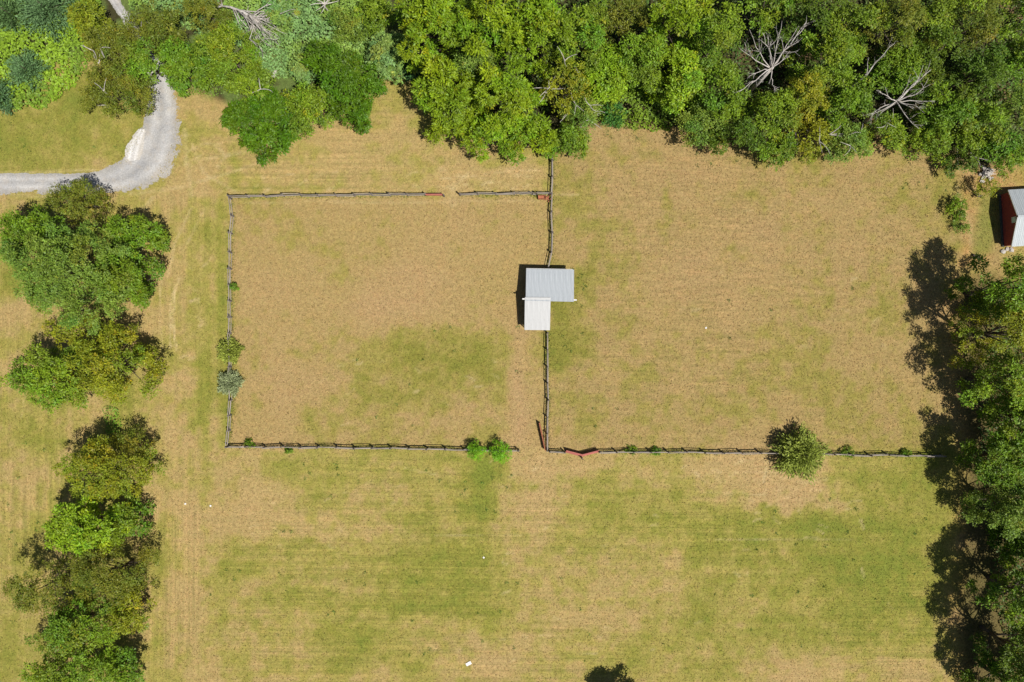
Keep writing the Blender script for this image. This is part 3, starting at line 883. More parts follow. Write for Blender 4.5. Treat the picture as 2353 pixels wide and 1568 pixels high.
# dark green group above the paddock
T('maple_tree', 605, 278, 92, 78, 8.5, 'deep', 'dense deep green rounded tree jutting onto the field left of the gap', group=GT, dens=1.15, base=.12)
T('broadleaf_tree', 720, 250, 72, 66, 8, 'mixed', 'duller green tree between two deep green crowns above the paddock', group=GT, bare=1)
T('maple_tree', 800, 190, 74, 78, 10, 'deep', 'deep green tree left of the grassy inlet in the wood edge', group=GT, base=.12)
T('maple_tree', 745, 135, 42, 40, 9, 'deep', 'small deep green crown in front of the pale brambles', group=GT)
T('maple_tree', 822, 272, 34, 30, 6, 'deep', 'little deep green crown at the lower left lip of the grassy inlet', group=GT)
T('bushy_tree', 900, 128, 62, 58, 6, 'blue', 'pale blue-green broad-leaved bush at the head of the grassy inlet', group=GT, dens=1.1)
conifer('evergreen_bush', 945, 160, 28, 2.6, (.045, .115, .035), 'dark round bush beside the pale blue-green one at the inlet', group='small bushes along the wood edge', n=2200, L=.4)
T('bushy_tree', 640, 20, 46, 40, 4.5, 'blue', 'pale green shrub at the top edge above the fallen dead tree', 'shrub', 'pale shrubs in the bramble bank', dens=1.1, base=.1)
T('bushy_tree', 700, 150, 34, 36, 4, 'blue', 'pale blue-green shrub between the fallen dead tree and the deep green crown', 'shrub', 'pale shrubs in the bramble bank', dens=1.1, base=.1)
T('bushy_tree', 800, 55, 44, 40, 5, 'sage', 'soft green shrub in the middle of the bramble bank', 'shrub', 'pale shrubs in the bramble bank', base=.1)
T('bushy_tree', 860, 30, 40, 44, 5.5, 'mixed', 'yellow-green shrub beside the leftmost tall walnut', 'shrub', 'pale shrubs in the bramble bank', base=.1)
# walnuts
T('walnut_tree', 1000, 62, 104, 88, 15, 'walnut', 'yellow-green walnut tree leftmost of the tall ones at the top', group=GT)
T('walnut_tree', 1130, 60, 92, 84, 16, 'walnut', 'yellow-green walnut tree at the top, right of the leftmost one', group=GT)
T('walnut_tree', 1010, 190, 60, 60, 12, 'walnut', 'walnut tree right of the head of the grassy inlet', group=GT)
T('broadleaf_tree', 1092, 145, 56, 48, 11, 'sage', 'pale grey-green tree enclosed by the yellow-green walnuts', group=GT)
T('walnut_tree', 1040, 245, 98, 70, 11, 'walnut', 'broad walnut tree overhanging the right side of the grassy inlet', group=GT)
T('walnut_tree', 1165, 225, 92, 96, 14, 'walnut', 'big walnut tree in the middle of the bulge toward the fence', group=GT)
T('walnut_tree', 1120, 310, 72, 48, 9, 'walnut', 'low walnut tree forming the lower left rim of the bulge', group=GT)
T('walnut_tree', 1225, 312, 68, 50, 9, 'walnut', 'walnut tree at the lowest point of the bulge, over the fence end', group=GT)
T('broadleaf_tree', 1315, 325, 50, 38, 7.5, 'green', 'small fresh green tree just right of where the fence meets the wood', group=GT)
T('walnut_tree', 1245, 80, 84, 80, 15, 'walnut', 'walnut tree at the top edge above the yellowing tree', group=GT)
T('broadleaf_tree', 1338, 85, 76, 88, 14, 'mixed', 'soft yellow-green tree at the top left of the dark gap', group=GT)
T('broadleaf_tree', 1297, 195, 58, 66, 12, 'yellow', 'yellowing tree with bare twigs at the right of the walnut bulge', group=GT, dens=.75, bare=5)
T('broadleaf_tree', 1330, 265, 46, 58, 9, 'sage', 'greyish half-bare tree above the small fresh green one', group=GT, dens=.7, bare=6)
# eastern wood
T('broadleaf_tree', 1440, 45, 62, 62, 13, 'olive', 'brownish olive tree at the top edge beside the dark gap', group=GT)
T('broadleaf_tree', 1395, 170, 56, 70, 10, 'lime', 'bright light green tree right of the yellowing tree', group=GT)
T('broadleaf_tree', 1470, 150, 66, 66, 12, 'mixed', 'green tree straight above the light green undergrowth', group=GT)
conifer('evergreen_bush', 1412, 262, 30, 3.2, (.05, .145, .025), 'dark round bush in front of the light green undergrowth', group='small bushes along the wood edge', n=2400, L=.42)
T('walnut_tree', 1545, 62, 84, 76, 15, 'walnut', 'yellow-green tree at the top edge, two crowns left of the dead tree', group=GT)
T('broadleaf_tree', 1562, 180, 72, 70, 12, 'lime', 'light yellow-green tree right above the undergrowth', group=GT)
T('broadleaf_tree', 1640, 90, 66, 84, 15, 'mixed', 'mottled green tree immediately left of the bare dead tree', group=GT)
T('broadleaf_tree', 1612, 282, 58, 52, 8, 'sage', 'grey-green tree at the wood edge right of the undergrowth', group=GT)
T('broadleaf_tree', 1665, 215, 66, 60, 11, 'green', 'green tree below left of the bare dead tree', group=GT)
T('broadleaf_tree', 1690, 305, 58, 48, 9, 'dark', 'dark green tree at the wood edge below the bare dead tree', group=GT)
T('broadleaf_tree', 1760, 18, 74, 42, 14, 'mixed', 'tree at the top edge directly above the bare dead tree', group=GT)
T('broadleaf_tree', 1770, 265, 62, 56, 11, 'mixed', 'yellowish green tree straight below the bare dead tree', group=GT)
T('broadleaf_tree', 1790, 345, 54, 36, 7, 'green', 'low green tree jutting out of the wood edge over the right paddock', group=GT, dens=.85)
T('broadleaf_tree', 1860, 40, 66, 60, 15, 'dark', 'dark tree at the top edge right above the dead tree', group=GT)
T('broadleaf_tree', 1895, 150, 70, 72, 13, 'mixed', 'rounded green tree just right of the bare dead tree', group=GT)
T('broadleaf_tree', 1850, 225, 58, 54, 12, 'yellow', 'yellow-green tree below right of the bare dead tree', group=GT)
T('broadleaf_tree', 1862, 315, 58, 48, 8.5, 'yellow', 'straggly yellow-green tree with bare twigs on the wood edge', group=GT, dens=.8, bare=4)
T('broadleaf_tree', 1950, 58, 76, 66, 16, 'mixed', 'large green crown at the top edge left of the leaning dead trunk', group=GT)
T('broadleaf_tree', 1950, 240, 60, 60, 11, 'green', 'green tree left of the leaning dead tree', group=GT)
T('broadleaf_tree', 1945, 325, 60, 44, 8, 'sage', 'pale green tree on the wood edge below the leaning dead tree', group=GT, dens=.85, bare=3)
T('broadleaf_tree', 2050, 60, 74, 68, 16, 'olive', 'olive crown at the top edge above the leaning dead tree', group=GT)
T('broadleaf_tree', 2030, 310, 58, 50, 8.5, 'mixed', 'mixed green tree on the wood edge right below the leaning dead tree', group=GT, bare=2)
T('broadleaf_tree', 2060, 150, 64, 56, 12, 'green', 'green tree right behind the leaning dead tree', group=GT)
T('broadleaf_tree', 2130, 145, 64, 66, 13, 'dark', 'dark green tree right of the leaning dead tree', group=GT)
T('broadleaf_tree', 2150, 45, 70, 58, 15, 'mixed', 'grey-green mottled crown at the top edge, fourth from the right corner', group=GT)
T('broadleaf_tree', 2165, 250, 58, 58, 11, 'green', 'green tree above the earth bank near the barn', group=GT)
T('broadleaf_tree', 2130, 330, 52, 42, 8, 'mixed', 'green tree where the wood edge nears the barn', group=GT, dens=.9)
T('broadleaf_tree', 2235, 60, 66, 66, 15, 'olive', 'olive crown at the top edge, second from the right corner', group=GT)
T('broadleaf_tree', 2235, 175, 66, 60, 13, 'dark', 'dark crown straight above the barn, in the middle of the wood', group=GT)
T('broadleaf_tree', 2250, 285, 64, 56, 10, 'mixed', 'yellow-green tree directly above the stone pile', group=GT)
T('broadleaf_tree', 2215, 372, 40, 32, 6, 'dark', 'small dark tree over bare earth left of the stone pile', group=GT, dens=.8, bare=2)
T('broadleaf_tree', 2325, 40, 62, 60, 14, 'mixed', 'crown in the top right corner', group=GT)
T('broadleaf_tree', 2320, 150, 58, 58, 13, 'green', 'green crown at the right edge below the corner tree', group=GT)
T('broadleaf_tree', 2325, 250, 56, 56, 11, 'sage', 'greyish green crown at the right edge above the barn', group=GT)
T('broadleaf_tree', 2320, 345, 54, 44, 8, 'green', 'green tree at the right edge just above the barn roof', group=GT)
T('sapling', 2268, 432, 30, 24, 4.5, 'yellow', 'thin sapling hanging over the barn roof corner', group=GT, dens=.7)
# right edge
T('broadleaf_tree', 2326, 665, 88, 72, 15.5, 'green', 'tree at the right edge just below the barn', group=GR, dens=1.12, base=.12)
T('broadleaf_tree', 2322, 765, 96, 80, 16, 'yellow', 'yellow-green tree second below the barn on the right edge', group=GR, dens=1.12, base=.12)
T('broadleaf_tree', 2318, 880, 84, 76, 14, 'mixed', 'mid green tree above the right end of the long fence', group=GR, dens=1.12, base=.12)
T('broadleaf_tree', 2363, 960, 74, 62, 13, 'green', 'tree on the right edge level with the cedar, behind the fence end', group=GR, dens=1.12, base=.12)
T('broadleaf_tree', 2318, 1060, 80, 74, 12, 'green', 'dark green tree straddling the right end of the long fence', group=GR, dens=1.12, base=.12)
T('broadleaf_tree', 2338, 1165, 80, 72, 13, 'sage', 'grey-green tree below the right end of the long fence', group=GR, dens=1.12, base=.12)
T('broadleaf_tree', 2333, 1248, 52, 34, 7, 'deep', 'low bright green tree below the grey-green one on the right edge', group=GR, dens=1.12, base=.12)
T('broadleaf_tree', 2378, 1380, 84, 82, 15, 'green', 'dark green tree on the right edge with the broadest shadow', group=GR, dens=1.12, base=.12)
T('broadleaf_tree', 2353, 1500, 80, 76, 14, 'dark', 'dark tree just above the bottom right corner', group=GR, dens=1.12, base=.12)
T('broadleaf_tree', 2428, 1280, 70, 66, 14, 'mixed', 'tree half outside the right edge above the bottom two', group=GR, dens=1.12, base=.12)
T('broadleaf_tree', 1448, 1660, 72, 66, 8.5, 'green', 'tree just below the bottom edge whose shadow tip shows', dens=1.3)
T('broadleaf_tree', 2345, 1590, 84, 60, 12, 'green', 'tree cut by the bottom edge beside the bottom right corner', group=GR, dens=1.4, base=.12)
# shrubs on the fences
conifer('evergreen_shrub', 527, 806, 28, 2.2, (.19, .225, .034), 'upper of two round shrubs on the left fence, yellow-green', group='round shrubs on the left fence', n=4200, L=.42)
conifer('evergreen_shrub', 527, 880, 29, 2.2, (.20, .235, .115), 'lower of two round shrubs on the left fence, grey-green', group='round shrubs on the left fence', n=4200, L=.42)
T('leafy_bush', 1093, 1038, 24, 21, 3.0, 'shrub', 'left of two bright green bushes on the bottom fence', 'bush', 'bright bushes on the bottom fence', 1.0, .1)
T('leafy_bush', 1149, 1040, 27, 25, 3.3, 'shrub', 'right of two bright green bushes on the bottom fence by the gateway', 'bush', 'bright bushes on the bottom fence', 1.0, .1)
conifer('cedar_tree', 1842, 1044, 58, 5.2, (.185, .225, .036), 'big bushy cedar standing on the long bottom fence', 'tree', n=5200, L=.62)
T('leafy_bush', 2203, 478, 24, 30, 2.4, 'green', 'upper dark green bush left of the barn', 'bush', 'bushes left of the barn', .9, .1)
T('leafy_bush', 2212, 520, 20, 26, 1.8, 'sage', 'grey-green lower bush left of the barn', 'bush', 'bushes left of the barn', .8, .1)
for (vx, vy, r, lab) in [(571, 1020, 11, 'small dark weed clump at the left end of the bottom fence'), (1450, 1037, 13, 'weed clump on the long fence right of the red gates'),
                         (1506, 1038, 12, 'second weed clump on the long fence right of the red gates'), (1950, 1040, 14, 'ivy clump on the fence just right of the cedar'),
                         (2085, 1042, 11, 'weed clump on the long fence near its right end'), (536, 660, 9, 'fresh green weed at the upper part of the left fence'),
                         (662, 1036, 8, 'tiny weed clump below the bottom fence, left part')]:
    T('weed_clump', vx, vy, r * 1.1, r * .9, 1.1, 'green', lab, 'weeds', 'weed clumps along the fences', .9, .05)

# ------------------------------------------------------------------ dead trees
def dead_tree(name, base, limbs, label, z_hub, trunk_r, seed, twigs=5, z_base=0.0, up=.25):
    """limbs: list of (vx, vy, z) end points as seen on the plan; hub above base"""
    rng = np.random.default_rng(seed)
    bx, by, _ = At(base[0], base[1], z_hub)
    root = empty(name, (bx, by, 0), label, 'dead tree')
    O = np.array([bx, by, 0])
    mb = MB()
    mb.tube([(0, 0, -.1), (.1, .05, z_hub * .5), (0, 0, z_hub)], [trunk_r * 1.25, trunk_r, trunk_r * .8], 8)
    mb.build('trunk', M['deadwood'], root, smooth=True)
    for vx, vy, z, r in limbs:
        e = np.array(At(vx, vy, z)) - O
        st = np.array([0, 0, z_hub - rng.uniform(0, .5)])
        ln = np.linalg.norm(e - st)
        m = (st + e) / 2 + rng.normal(0, .07, 3) * ln
        t = np.linspace(0, 1, 7)[:, None]
        cv = ((1 - t) ** 2) * st + 2 * t * (1 - t) * m + t * t * e
        cv = cv + rng.normal(0, .02 * ln, cv.shape) * (t * (1 - t) * 4)
        lb = MB()
        r *= .82
        lb.tube(cv, np.linspace(r, r * .2, 7), 5)
        for _ in range(twigs):
            s = rng.uniform(.45, .98)
            p = cv[min(6, int(s * 6))]
            dr = unit((e - st)[None])[0] + rng.normal(0, .55, 3) + np.array([0, 0, up])
            tl = ln * rng.uniform(.14, .38)
            q = p + unit(dr[None])[0] * tl
            c2 = limb_curve(p, q, rng, .1)
            lb.tube(c2, np.linspace(r * .42, r * .12, 5), 4)
            for _ in range(2):
                p2 = c2[rng.integers(2, 5)]
                q2 = p2 + unit((dr + rng.normal(0, .6, 3))[None])[0] * tl * rng.uniform(.3, .6)
                lb.tube(limb_curve(p2, q2, rng, .08), np.linspace(r * .22, r * .08, 5), 3)
        lb.build('branch', M['deadwood'], root, smooth=True)
    return root


dead_tree('dead_tree', (1775, 155), [(1852, 52, 15.5, .20), (1835, 60, 15, .13), (1797, 48, 15, .10), (1752, 75, 15, .14), (1722, 68, 14.5, .12), (1700, 112, 13.5, .13), (1770, 95, 14, .12), (1698, 212, 12, .14),
                                     (1718, 178, 11.5, .11), (1782, 212, 12, .12), (1815, 118, 13, .12), (1748, 190, 11.5, .09)],
          'bare bleached dead tree with limbs radiating, standing high in the wood', 11, .30, 51, 5)
dead_tree('dead_tree', (2062, 232), [(2140, 160, 13, .18), (2122, 150, 13, .11), (2135, 195, 12.5, .14), (2148, 232, 11.5, .11), (2098, 250, 12, .13), (2112, 296, 11, .12), (2000, 262, 11, .12), (1992, 268, 10.5, .10),
                                     (2020, 210, 12, .12), (2120, 250, 11, .08), (2088, 182, 12.5, .10)],
          'leaning bleached dead tree nearer the barn in the wood', 10, .26, 52, 5)
dead_tree('dead_snag', (1992, 172), [(2056, 100, 14.5, .15), (2035, 128, 14, .10), (1995, 132, 13, .09), (1988, 170, 12.5, .08)],
          'slender grey dead snag between the two bare trees of the wood', 11, .16, 53, 2)
# the fallen tree: its trunk lies on the brambles, its crown of twigs spreads to the right
rngf = np.random.default_rng(61)
ft = empty('fallen_tree', (*G(600, 64), 0), 'bleached fallen dead tree with tangled twigs lying on the brambles', 'dead tree')
o0 = np.array([*G(600, 64), 0])
mb = MB()
pts = [np.array([*G(*p), z]) - o0 for p, z in (((516, 28), 2.2), ((545, 34), 2.5), ((575, 48), 2.9), ((600, 64), 3.2), ((612, 76), 3.4))]
mb.tube(pts, [.12, .2, .26, .28, .2], 7)
mb.build('trunk', M['deadwood'], ft, smooth=True)
for i in range(26):
    a = rngf.uniform(-1.45, .35)
    ln = rngf.uniform(50, 95) * (1.0 if -1.6 < a < .6 else .7)
    s = rngf.uniform(0, 1)
    st = pts[3] * s + pts[2] * (1 - s) if i % 3 else pts[1] * s + pts[2] * (1 - s)
    e = np.array([math.cos(a) * ln * U, math.sin(a) * ln * U, rngf.uniform(2.6, 4.6)]) + np.array([pts[2][0] * .4, pts[2][1] * .4, 0])
    cv = limb_curve(st, e, rngf, .16)
    lb = MB()
    lb.tube(cv, np.linspace(.11, .03, 5), 4)
    for _ in range(5):
        p = cv[rngf.integers(1, 5)]
        q = p + np.array([math.cos(a + rngf.normal(0, .7)), math.sin(a + rngf.normal(0, .7)), rngf.normal(0, .3)]) * rngf.uniform(.8, 2.2)
        lb.tube(limb_curve(p, q, rngf, .12), np.linspace(.05, .015, 5), 3)
    lb.build('branch', M['deadwood'], ft, smooth=True)
for k in range(5):
    lb = MB()
    p = pts[0] * .7 + pts[1] * .3
    q = p + np.array([rngf.uniform(-2.2, .6), rngf.uniform(-.6, 1.4), rngf.uniform(0, .8)])
    lb.tube(limb_curve(p, q, rngf, .1), np.linspace(.08, .03, 5), 4)
    lb.build('root', M['deadwood'], ft)
# forked white limb over the driveway mouth
fl = empty('broken_limb', At(342, 166, 6.5), 'forked white broken limb caught above the driveway mouth', 'limb')
lb = MB()
lb.tube([(-1.6, .6, .2), (-.7, .1, 0), (.1, -.25, -.1)], [.10, .13, .15], 6)
lb.tube([(.1, -.25, -.1), (.9, .1, .1), (1.5, .55, .3)], [.14, .10, .06], 6)
lb.tube([(.1, -.25, -.1), (-.8, .4, -2.2), (-2.6, 1.6, -6.5)], [.14, .15, .16], 6)
lb.build('limb', M['deadwood'], fl, smooth=True)
bt = empty('bare_branches', At(745, 6, 4), 'grey tangle of bare branches at the top edge in the brambles', 'branches')
for k in range(9):
    lb = MB()
    a = rngf.uniform(0, 6.28)
    cv = limb_curve((0, 0, -3.9 if k == 0 else -.5), (math.cos(a) * 2.4, math.sin(a) * 1.8, rngf.uniform(-.3, .9)), rngf, .1)
    lb.tube(cv, np.linspace(.1, .03, 5), 4)
    lb.build('branch', M['deadwood'], bt)

# ------------------------------------------------------------------ split-rail fences
def rail_mesh(seed):
    rng = random.Random(seed)
    mb = MB()
    n = 5
    pts, rad = [], []
    for i in range(n):
        t = i / (n - 1)
        pts.append((t - .5, rng.uniform(-.018, .018), rng.uniform(-.03, .02)))
        rad.append((.05 if i in (0, n - 1) else .066) * rng.uniform(.9, 1.12))
    mb.tube(pts, rad, 5)
    return mb.mesh('rail', M['rail'])


def post_mesh(seed):
    rng = random.Random(seed)
    mb = MB()
    mb.tube([(0, 0, -.3), (rng.uniform(-.02, .02), rng.uniform(-.02, .02), .8), (rng.uniform(-.03, .03), 0, 1.56), (0, 0, 1.66)], [.15, .14, .135, .09], 6)
    return mb.mesh('post', M['post'])


RAILS = [rail_mesh(i) for i in range(5)]
POSTS = [post_mesh(i) for i in range(3)]
FENCE_LINES = []


def fence(pts, label, step=53, wob=1.5, seed=1, skip=()):
    """pts: source-grid way points of the post line"""
    rng = random.Random(seed)
    posts = []
    for (x0, y0), (x1, y1) in zip(pts[:-1], pts[1:]):
        ln = math.hypot(x1 - x0, y1 - y0)
        n = max(1, round(ln / step))
        for i in range(n):
            t = i / n
            w = rng.uniform(-wob, wob) if i else 0
            posts.append((x0 + (x1 - x0) * t - (y1 - y0) / ln * w, y0 + (y1 - y0) * t + (x1 - x0) / ln * w))
    posts.append(pts[-1])
    P = [Vector((*S(*p), 0)) for p in posts]
    FENCE_LINES.append(posts)
    root = empty('rail_fence', P[0], label, 'fence', 'weathered split-rail fences')
    for i, p in enumerate(P):
        link('post', POSTS[rng.randrange(3)], root, p - P[0], (rng.uniform(-.05, .05), rng.uniform(-.05, .05), rng.uniform(0, 6.28)), (1, 1, rng.uniform(.9, 1.06)))
    for i in range(len(P) - 1):
        if i in skip: continue
        for k, z in enumerate((.42, .88, 1.34)):
            d = P[i + 1] - P[i]
            a = math.atan2(d.y, d.x)
            side = Vector((-math.sin(a), math.cos(a), 0)) * (.07 if (i + k) % 2 else -.07) * rng.uniform(.4, 1.3)
            sag = rng.uniform(-.09, .09)
            z0 = z + rng.uniform(-.05, .05)
            c = (P[i] + P[i + 1]) / 2 - P[0] + side + Vector((0, 0, z0))
            link('rail', RAILS[rng.randrange(5)], root, c, (rng.uniform(0, 6.28), math.atan2(sag, d.length), a + rng.uniform(-.02, .02)), (d.length + .28, 1, 1))
    return root


fence([(695, 592), (1277, 586)], 'grey split-rail fence along the top of the left paddock, left of the opening', seed=2)
fence([(1381, 586), (1596, 584), (1610, 584), (1648, 584)], 'short split-rail fence right of the opening at the paddock top', seed=3)
fence([(1656, 440), (1654, 584), (1653, 640), (1656, 700), (1654, 760), (1643, 812)], 'split-rail fence running from the wood down to the shed', seed=4, wob=1.5)
fence([(1642, 1000), (1644, 1200), (1641, 1350)], 'split-rail fence from the shed down to the gateway', seed=5, wob=1.5)
fence([(696, 598), (702, 650), (697, 702), (696, 760), (694, 1000), (697, 1200), (692, 1290), (687, 1337)], 'split-rail fence down the left side of the paddock through two shrubs', seed=6, wob=1.5)
fence([(690, 1338), (1120, 1342), (1556, 1350)], 'split-rail fence along the bottom of the left paddock', seed=8)
fence([(1648, 1352), (1692, 1355)], 'single split-rail panel between the gateway and the red gates', seed=9)
fence([(1797, 1355), (2000, 1354), (2330, 1358), (2820, 1366)], 'long split-rail fence along the bottom of the right paddock', seed=10)

# gates ------------------------------------------------------------
def gate(a, b, label, mat, lean=0.0, h=1.15, boards=5, over=.12, group=None):
    A, B = Vector((*S(*a), 0)), Vector((*S(*b), 0))
    d = B - A
    ang = math.atan2(d.y, d.x)
    root = empty('board_gate', A, label, 'gate', group)
    root.rotation_euler = (lean, 0, ang)
    root.rotation_mode = 'XYZ'
    ln = d.length
    bh = (h - .1) / boards
    for k in range(boards):
        MB().box((ln / 2, 0, .14 + bh * (k + .5)), (ln - .1, .035, bh - .02)).build('board', mat, root)
    for t in (0.06, ln * .5, ln - .06):
        MB().box((t, .036, .1 + h / 2), (.11, .035, h)).build('stile', mat, root)
    MB().box((ln / 2, 0, .14 + h + .0), (ln, .11, .045)).build('cap_board', mat, root)
    return root


gate((1278, 588), (1331, 588), 'dull red board gate closing the left side of the top opening', M['redgate'], 0.0, group='red board gates')
gate((1695, 1358), (1744, 1371), 'left pink-red board gate leaning in the bottom fence', M['redgate'], math.radians(-24), group='red board gates')
gate((1745, 1371), (1797, 1358), 'right salmon-red board gate leaning in the bottom fence', M['redgate'], math.radians(-24), group='red board gates')
gate((1638, 1350), (1620, 1266), 'rusty red gate swung open along the fence below the shed', M['rust'], math.radians(-8), group='red board gates')
MBp = MB()
gp_ = empty('gate_post', (*S(1333, 590), 0), 'lone post at the right end of the dull red top gate', 'post')
link('post', POSTS[1], gp_)
gp2 = empty('gate_post', (*S(1744, 1372), 0), 'lone post between the two leaning red gates', 'post')
link('post', POSTS[0], gp2)
# rusty feeder in the corner
fd = empty('hay_feeder', (*S(1626, 594), 0), 'small rusty brown feeder box in the fence corner', 'feeder')
for dx in (-.62, .62):
    MB().box((dx, 0, .35), (.08, .6, .7)).build('end_panel', M['rust'], fd)
for dy in (-.28, .28):
    MB().box((0, dy, .32), (1.16, .06, .5)).build('side_panel', M['rust'], fd)
MB().box((0, 0, .2), (1.12, .48, .05)).build('floor_panel', M['rust'], fd)
pl = empty('scrap_pile', (*S(1646, 594), 0), 'heap of rusty red boards at the fence corner', 'boards')
for k in range(7):
    mb = MB().box((random.uniform(-.3, .3), random.uniform(-.35, .35), .06 + .07 * k), (random.uniform(.7, 1.3), .14, .04), random.uniform(0, 3.1))
    mb.build('board', M['rust'], pl)

# ------------------------------------------------------------------ buildings
def panel_mesh(w, ln, mat, ribs=4):
    """ribbed sheet: runs along local Y (0..ln), width along X"""
    xs, zs = [], []
    p = w / ribs
    for i in range(ribs):
        x0 = i * p
        for dx, z in ((0, 0), (.30 * p, 0), (.40 * p, .022), (.60 * p, .022), (.70 * p, 0)):
            xs.append(x0 + dx); zs.append(z)
    xs.append(w); zs.append(0)
    V, F = [], []
    n = len(xs)
    for y in (0, ln):
        for x, z in zip(xs, zs): V.append((x, y, z))
    for y in (0, ln):
        for x, z in zip(xs, zs): V.append((x, y, z - .012))
    for i in range(n - 1):
        F.append((i, i + 1, n + i + 1, n + i))
        F.append((2 * n + i, 3 * n + i, 3 * n + i + 1, 2 * n + i + 1))
    F.append((0, n, 3 * n, 2 * n)); F.append((n - 1, 3 * n - 1, 4 * n - 1, 2 * n - 1))
    me = bpy.data.meshes.new('panel')
    me.from_pydata(V, [], F)
    me.materials.append(mat)
    return me


def roof_plane(root, x0, x1, ya, za, yb, zb, mat, n, name='roof', tilt=0.0):
    """ribbed roof between (ya, za) and (yb, zb); n panels across x0..x1 (coordinates in root space)"""
    r = bpy.data.objects.new(name, None)
    col.objects.link(r)
    r.parent = root
    ln = math.hypot(yb - ya, zb - za)
    w = (x1 - x0) / n
    me = panel_mesh(w - .004, ln, mat)
    for i in range(n):
        link('panel', me, r, (x0 + i * w, ya, za + random.uniform(-.008, .008) + (.012 if i % 2 else 0)), (math.atan2(zb - za, yb - ya), 0, 0))
    return r


# shed -------------------------------------------------------------
def P3(sx, sy, z):
    x, y = S(sx, sy)
    f = 1 - z / H
    return x * f, y * f


shed = empty('run_in_shed', (*S(1630, 895), 0), 'open pasture shed with two grey-white metal roofs on the middle fence', 'shed')
ox, oy = S(1630, 895)
sx0, syN = P3(1577, 808, 2.75)
sx1, syR = P3(1722, 904, 3.65)
x0, x1, yN, yR = sx0 - ox, sx1 - ox, syN - oy, syR - oy
lx0, yS = P3(1574.5, 991, 2.7)
lx1, yR2 = P3(1652, 895, 3.7)
lx0, lx1, yS, yR2 = lx0 - ox, lx1 - ox, yS - oy, yR2 - oy
roof_plane(shed, x0, x1, yR, 3.65, yN, 2.75, M['roof_grey'], 9, 'north_roof').rotation_euler = (0, 0, math.radians(-1.2))
roof_plane(shed, lx0, lx1, yS, 2.7, yR2 + .12, 3.70, M['roof_white'], 5, 'south_roof').rotation_euler = (0, 0, math.radians(-.6))
MB().box(((x0 + x1) / 2 - .05, yR + .28, 3.46), (x1 - x0 + 1.0, .20, .20), math.radians(-1.2)).build('ridge_beam', M['white'], shed)
MB().box(((x0 + x1) / 2, yN + .05, 2.66), (x1 - x0 - .2, .05, .16), math.radians(-1.2)).build('north_fascia', M['white'], shed)
for (px, py, ph) in [(x0 + .3, yN - .25, 2.65), (x0 + .3, (yN + yR) / 2, 3.0), (x0 + .3, yR, 3.35), (x1 - .3, yN - .4, 2.65), (x1 - .3, yR + .3, 3.35), ((x0 + x1) / 2, yN - .3, 2.65), ((x0 + x1) / 2, yR + .2, 3.35),
                     (lx0 + .25, yS + .3, 2.6), (lx1 - .25, yS + .3, 2.6)]:
    MB().box((px, py, ph / 2), (.14, .14, ph)).build('post', M['boardwall'], shed)
nb = 20
for i in range(nb):
    w = (x1 - x0 - .7) / nb
    MB().box((x0 + .35 + w * (i + .5), yN - .28 - .02 * (x0 + w * i) * .0, 1.3), (w - .02, .03, 2.6)).build('wall_board', M['boardwall'], shed)
for i in range(24):
    w = (yN - yS - .8) / 24
    yy = yS + .4 + w * (i + .5)
    hh = 2.6 + .8 * (1 - abs(yy - yR) / max(yN - yR, yR - yS))
    MB().box((x0 + .22, yy, hh / 2 - .05), (.03, w - .02, hh - .1)).build('wall_board', M['boardwall'], shed)

# barn -------------------------------------------------------------
bx, by = S(3003, 663)
barn = empty('barn', (bx, by, 0), 'red barn with grey ribbed metal roof cut by the right edge', 'barn')
barn.rotation_euler = (0, 0, math.radians(3.4))
bw, eave, apex, blen = 8.6, 2.55, 4.15, 14.0
nbd = 34
for i in range(nbd):                         # gable siding: each upright board
    w = bw / nbd
    yc = -bw / 2 + w * (i + .5)
    top = eave + (apex - eave) * (1 - abs(yc) / (bw / 2)) - .03
    MB().box((.02 + .006 * (i % 2), yc, .35 + (top - .35) / 2), (.03, w - .03, top - .35)).build('siding_board', M['barnred'], barn)
gw = MB()
gw.add([(.06, -bw / 2, .3), (.06, bw / 2, .3), (.06, bw / 2, eave), (.06, 0, apex), (.06, -bw / 2, eave)], [(0, 1, 2, 3, 4), (4, 3, 2, 1, 0)])
gw.box((blen / 2 + .1, -bw / 2 + .04, eave / 2 + .15), (blen, .06, eave - .3))
gw.box((blen / 2 + .1, bw / 2 - .04, eave / 2 + .15), (blen, .06, eave - .3))
gw.box((blen, 0, eave / 2 + .15), (.06, bw - .2, eave - .3))
gw.build('wall', M['barnred'], barn)
MB().box((-.06, 0, .17), (.26, bw + .1, .34)).build('foundation', M['dark'], barn)
for s in (-1, 1):
    r = bpy.data.objects.new('roof', None)
    col.objects.link(r)
    r.parent = barn
    sl = math.hypot(bw / 2 + .35, apex - eave + .13)
    pw = .9
    me = panel_mesh(pw - .004, sl, M['roof_barn'], 3)
    an = math.atan2(apex - eave + .13, bw / 2 + .35)
    for i in range(16):
        if s < 0:
            link('panel', me, r, (-.30 + i * pw, -(bw / 2 + .35), eave - .05 + (.012 if i % 2 else 0)), (an, 0, 0))
        else:
            link('panel', me, r, (-.30 + (i + 1) * pw, (bw / 2 + .35), eave - .05 + (.012 if i % 2 else 0)), (an, 0, math.pi))
    nn = MB()
    th = an * (1 if s < 0 else -1)
    nn.box((-.31, s * (bw / 4 + .17), (apex + eave) / 2 - .09), (.05, math.hypot(bw / 2 + .3, apex - eave), .16), m=Matrix.Rotation(th, 3, 'X'))
    nn.build('barge_board', M['white'], barn)
MB().box((7, 0, apex + .1), (14.6, .34, .04)).build('ridge_cap', M['roof_barn'], barn)
wf = MB().box((-.015, -.35, 2.95), (.05, .95, .95)).build('window', M['dark'], barn)
MB().box((-.045, -.35, 2.95), (.03, .78, .78)).build('pane', M['glass'], wf)
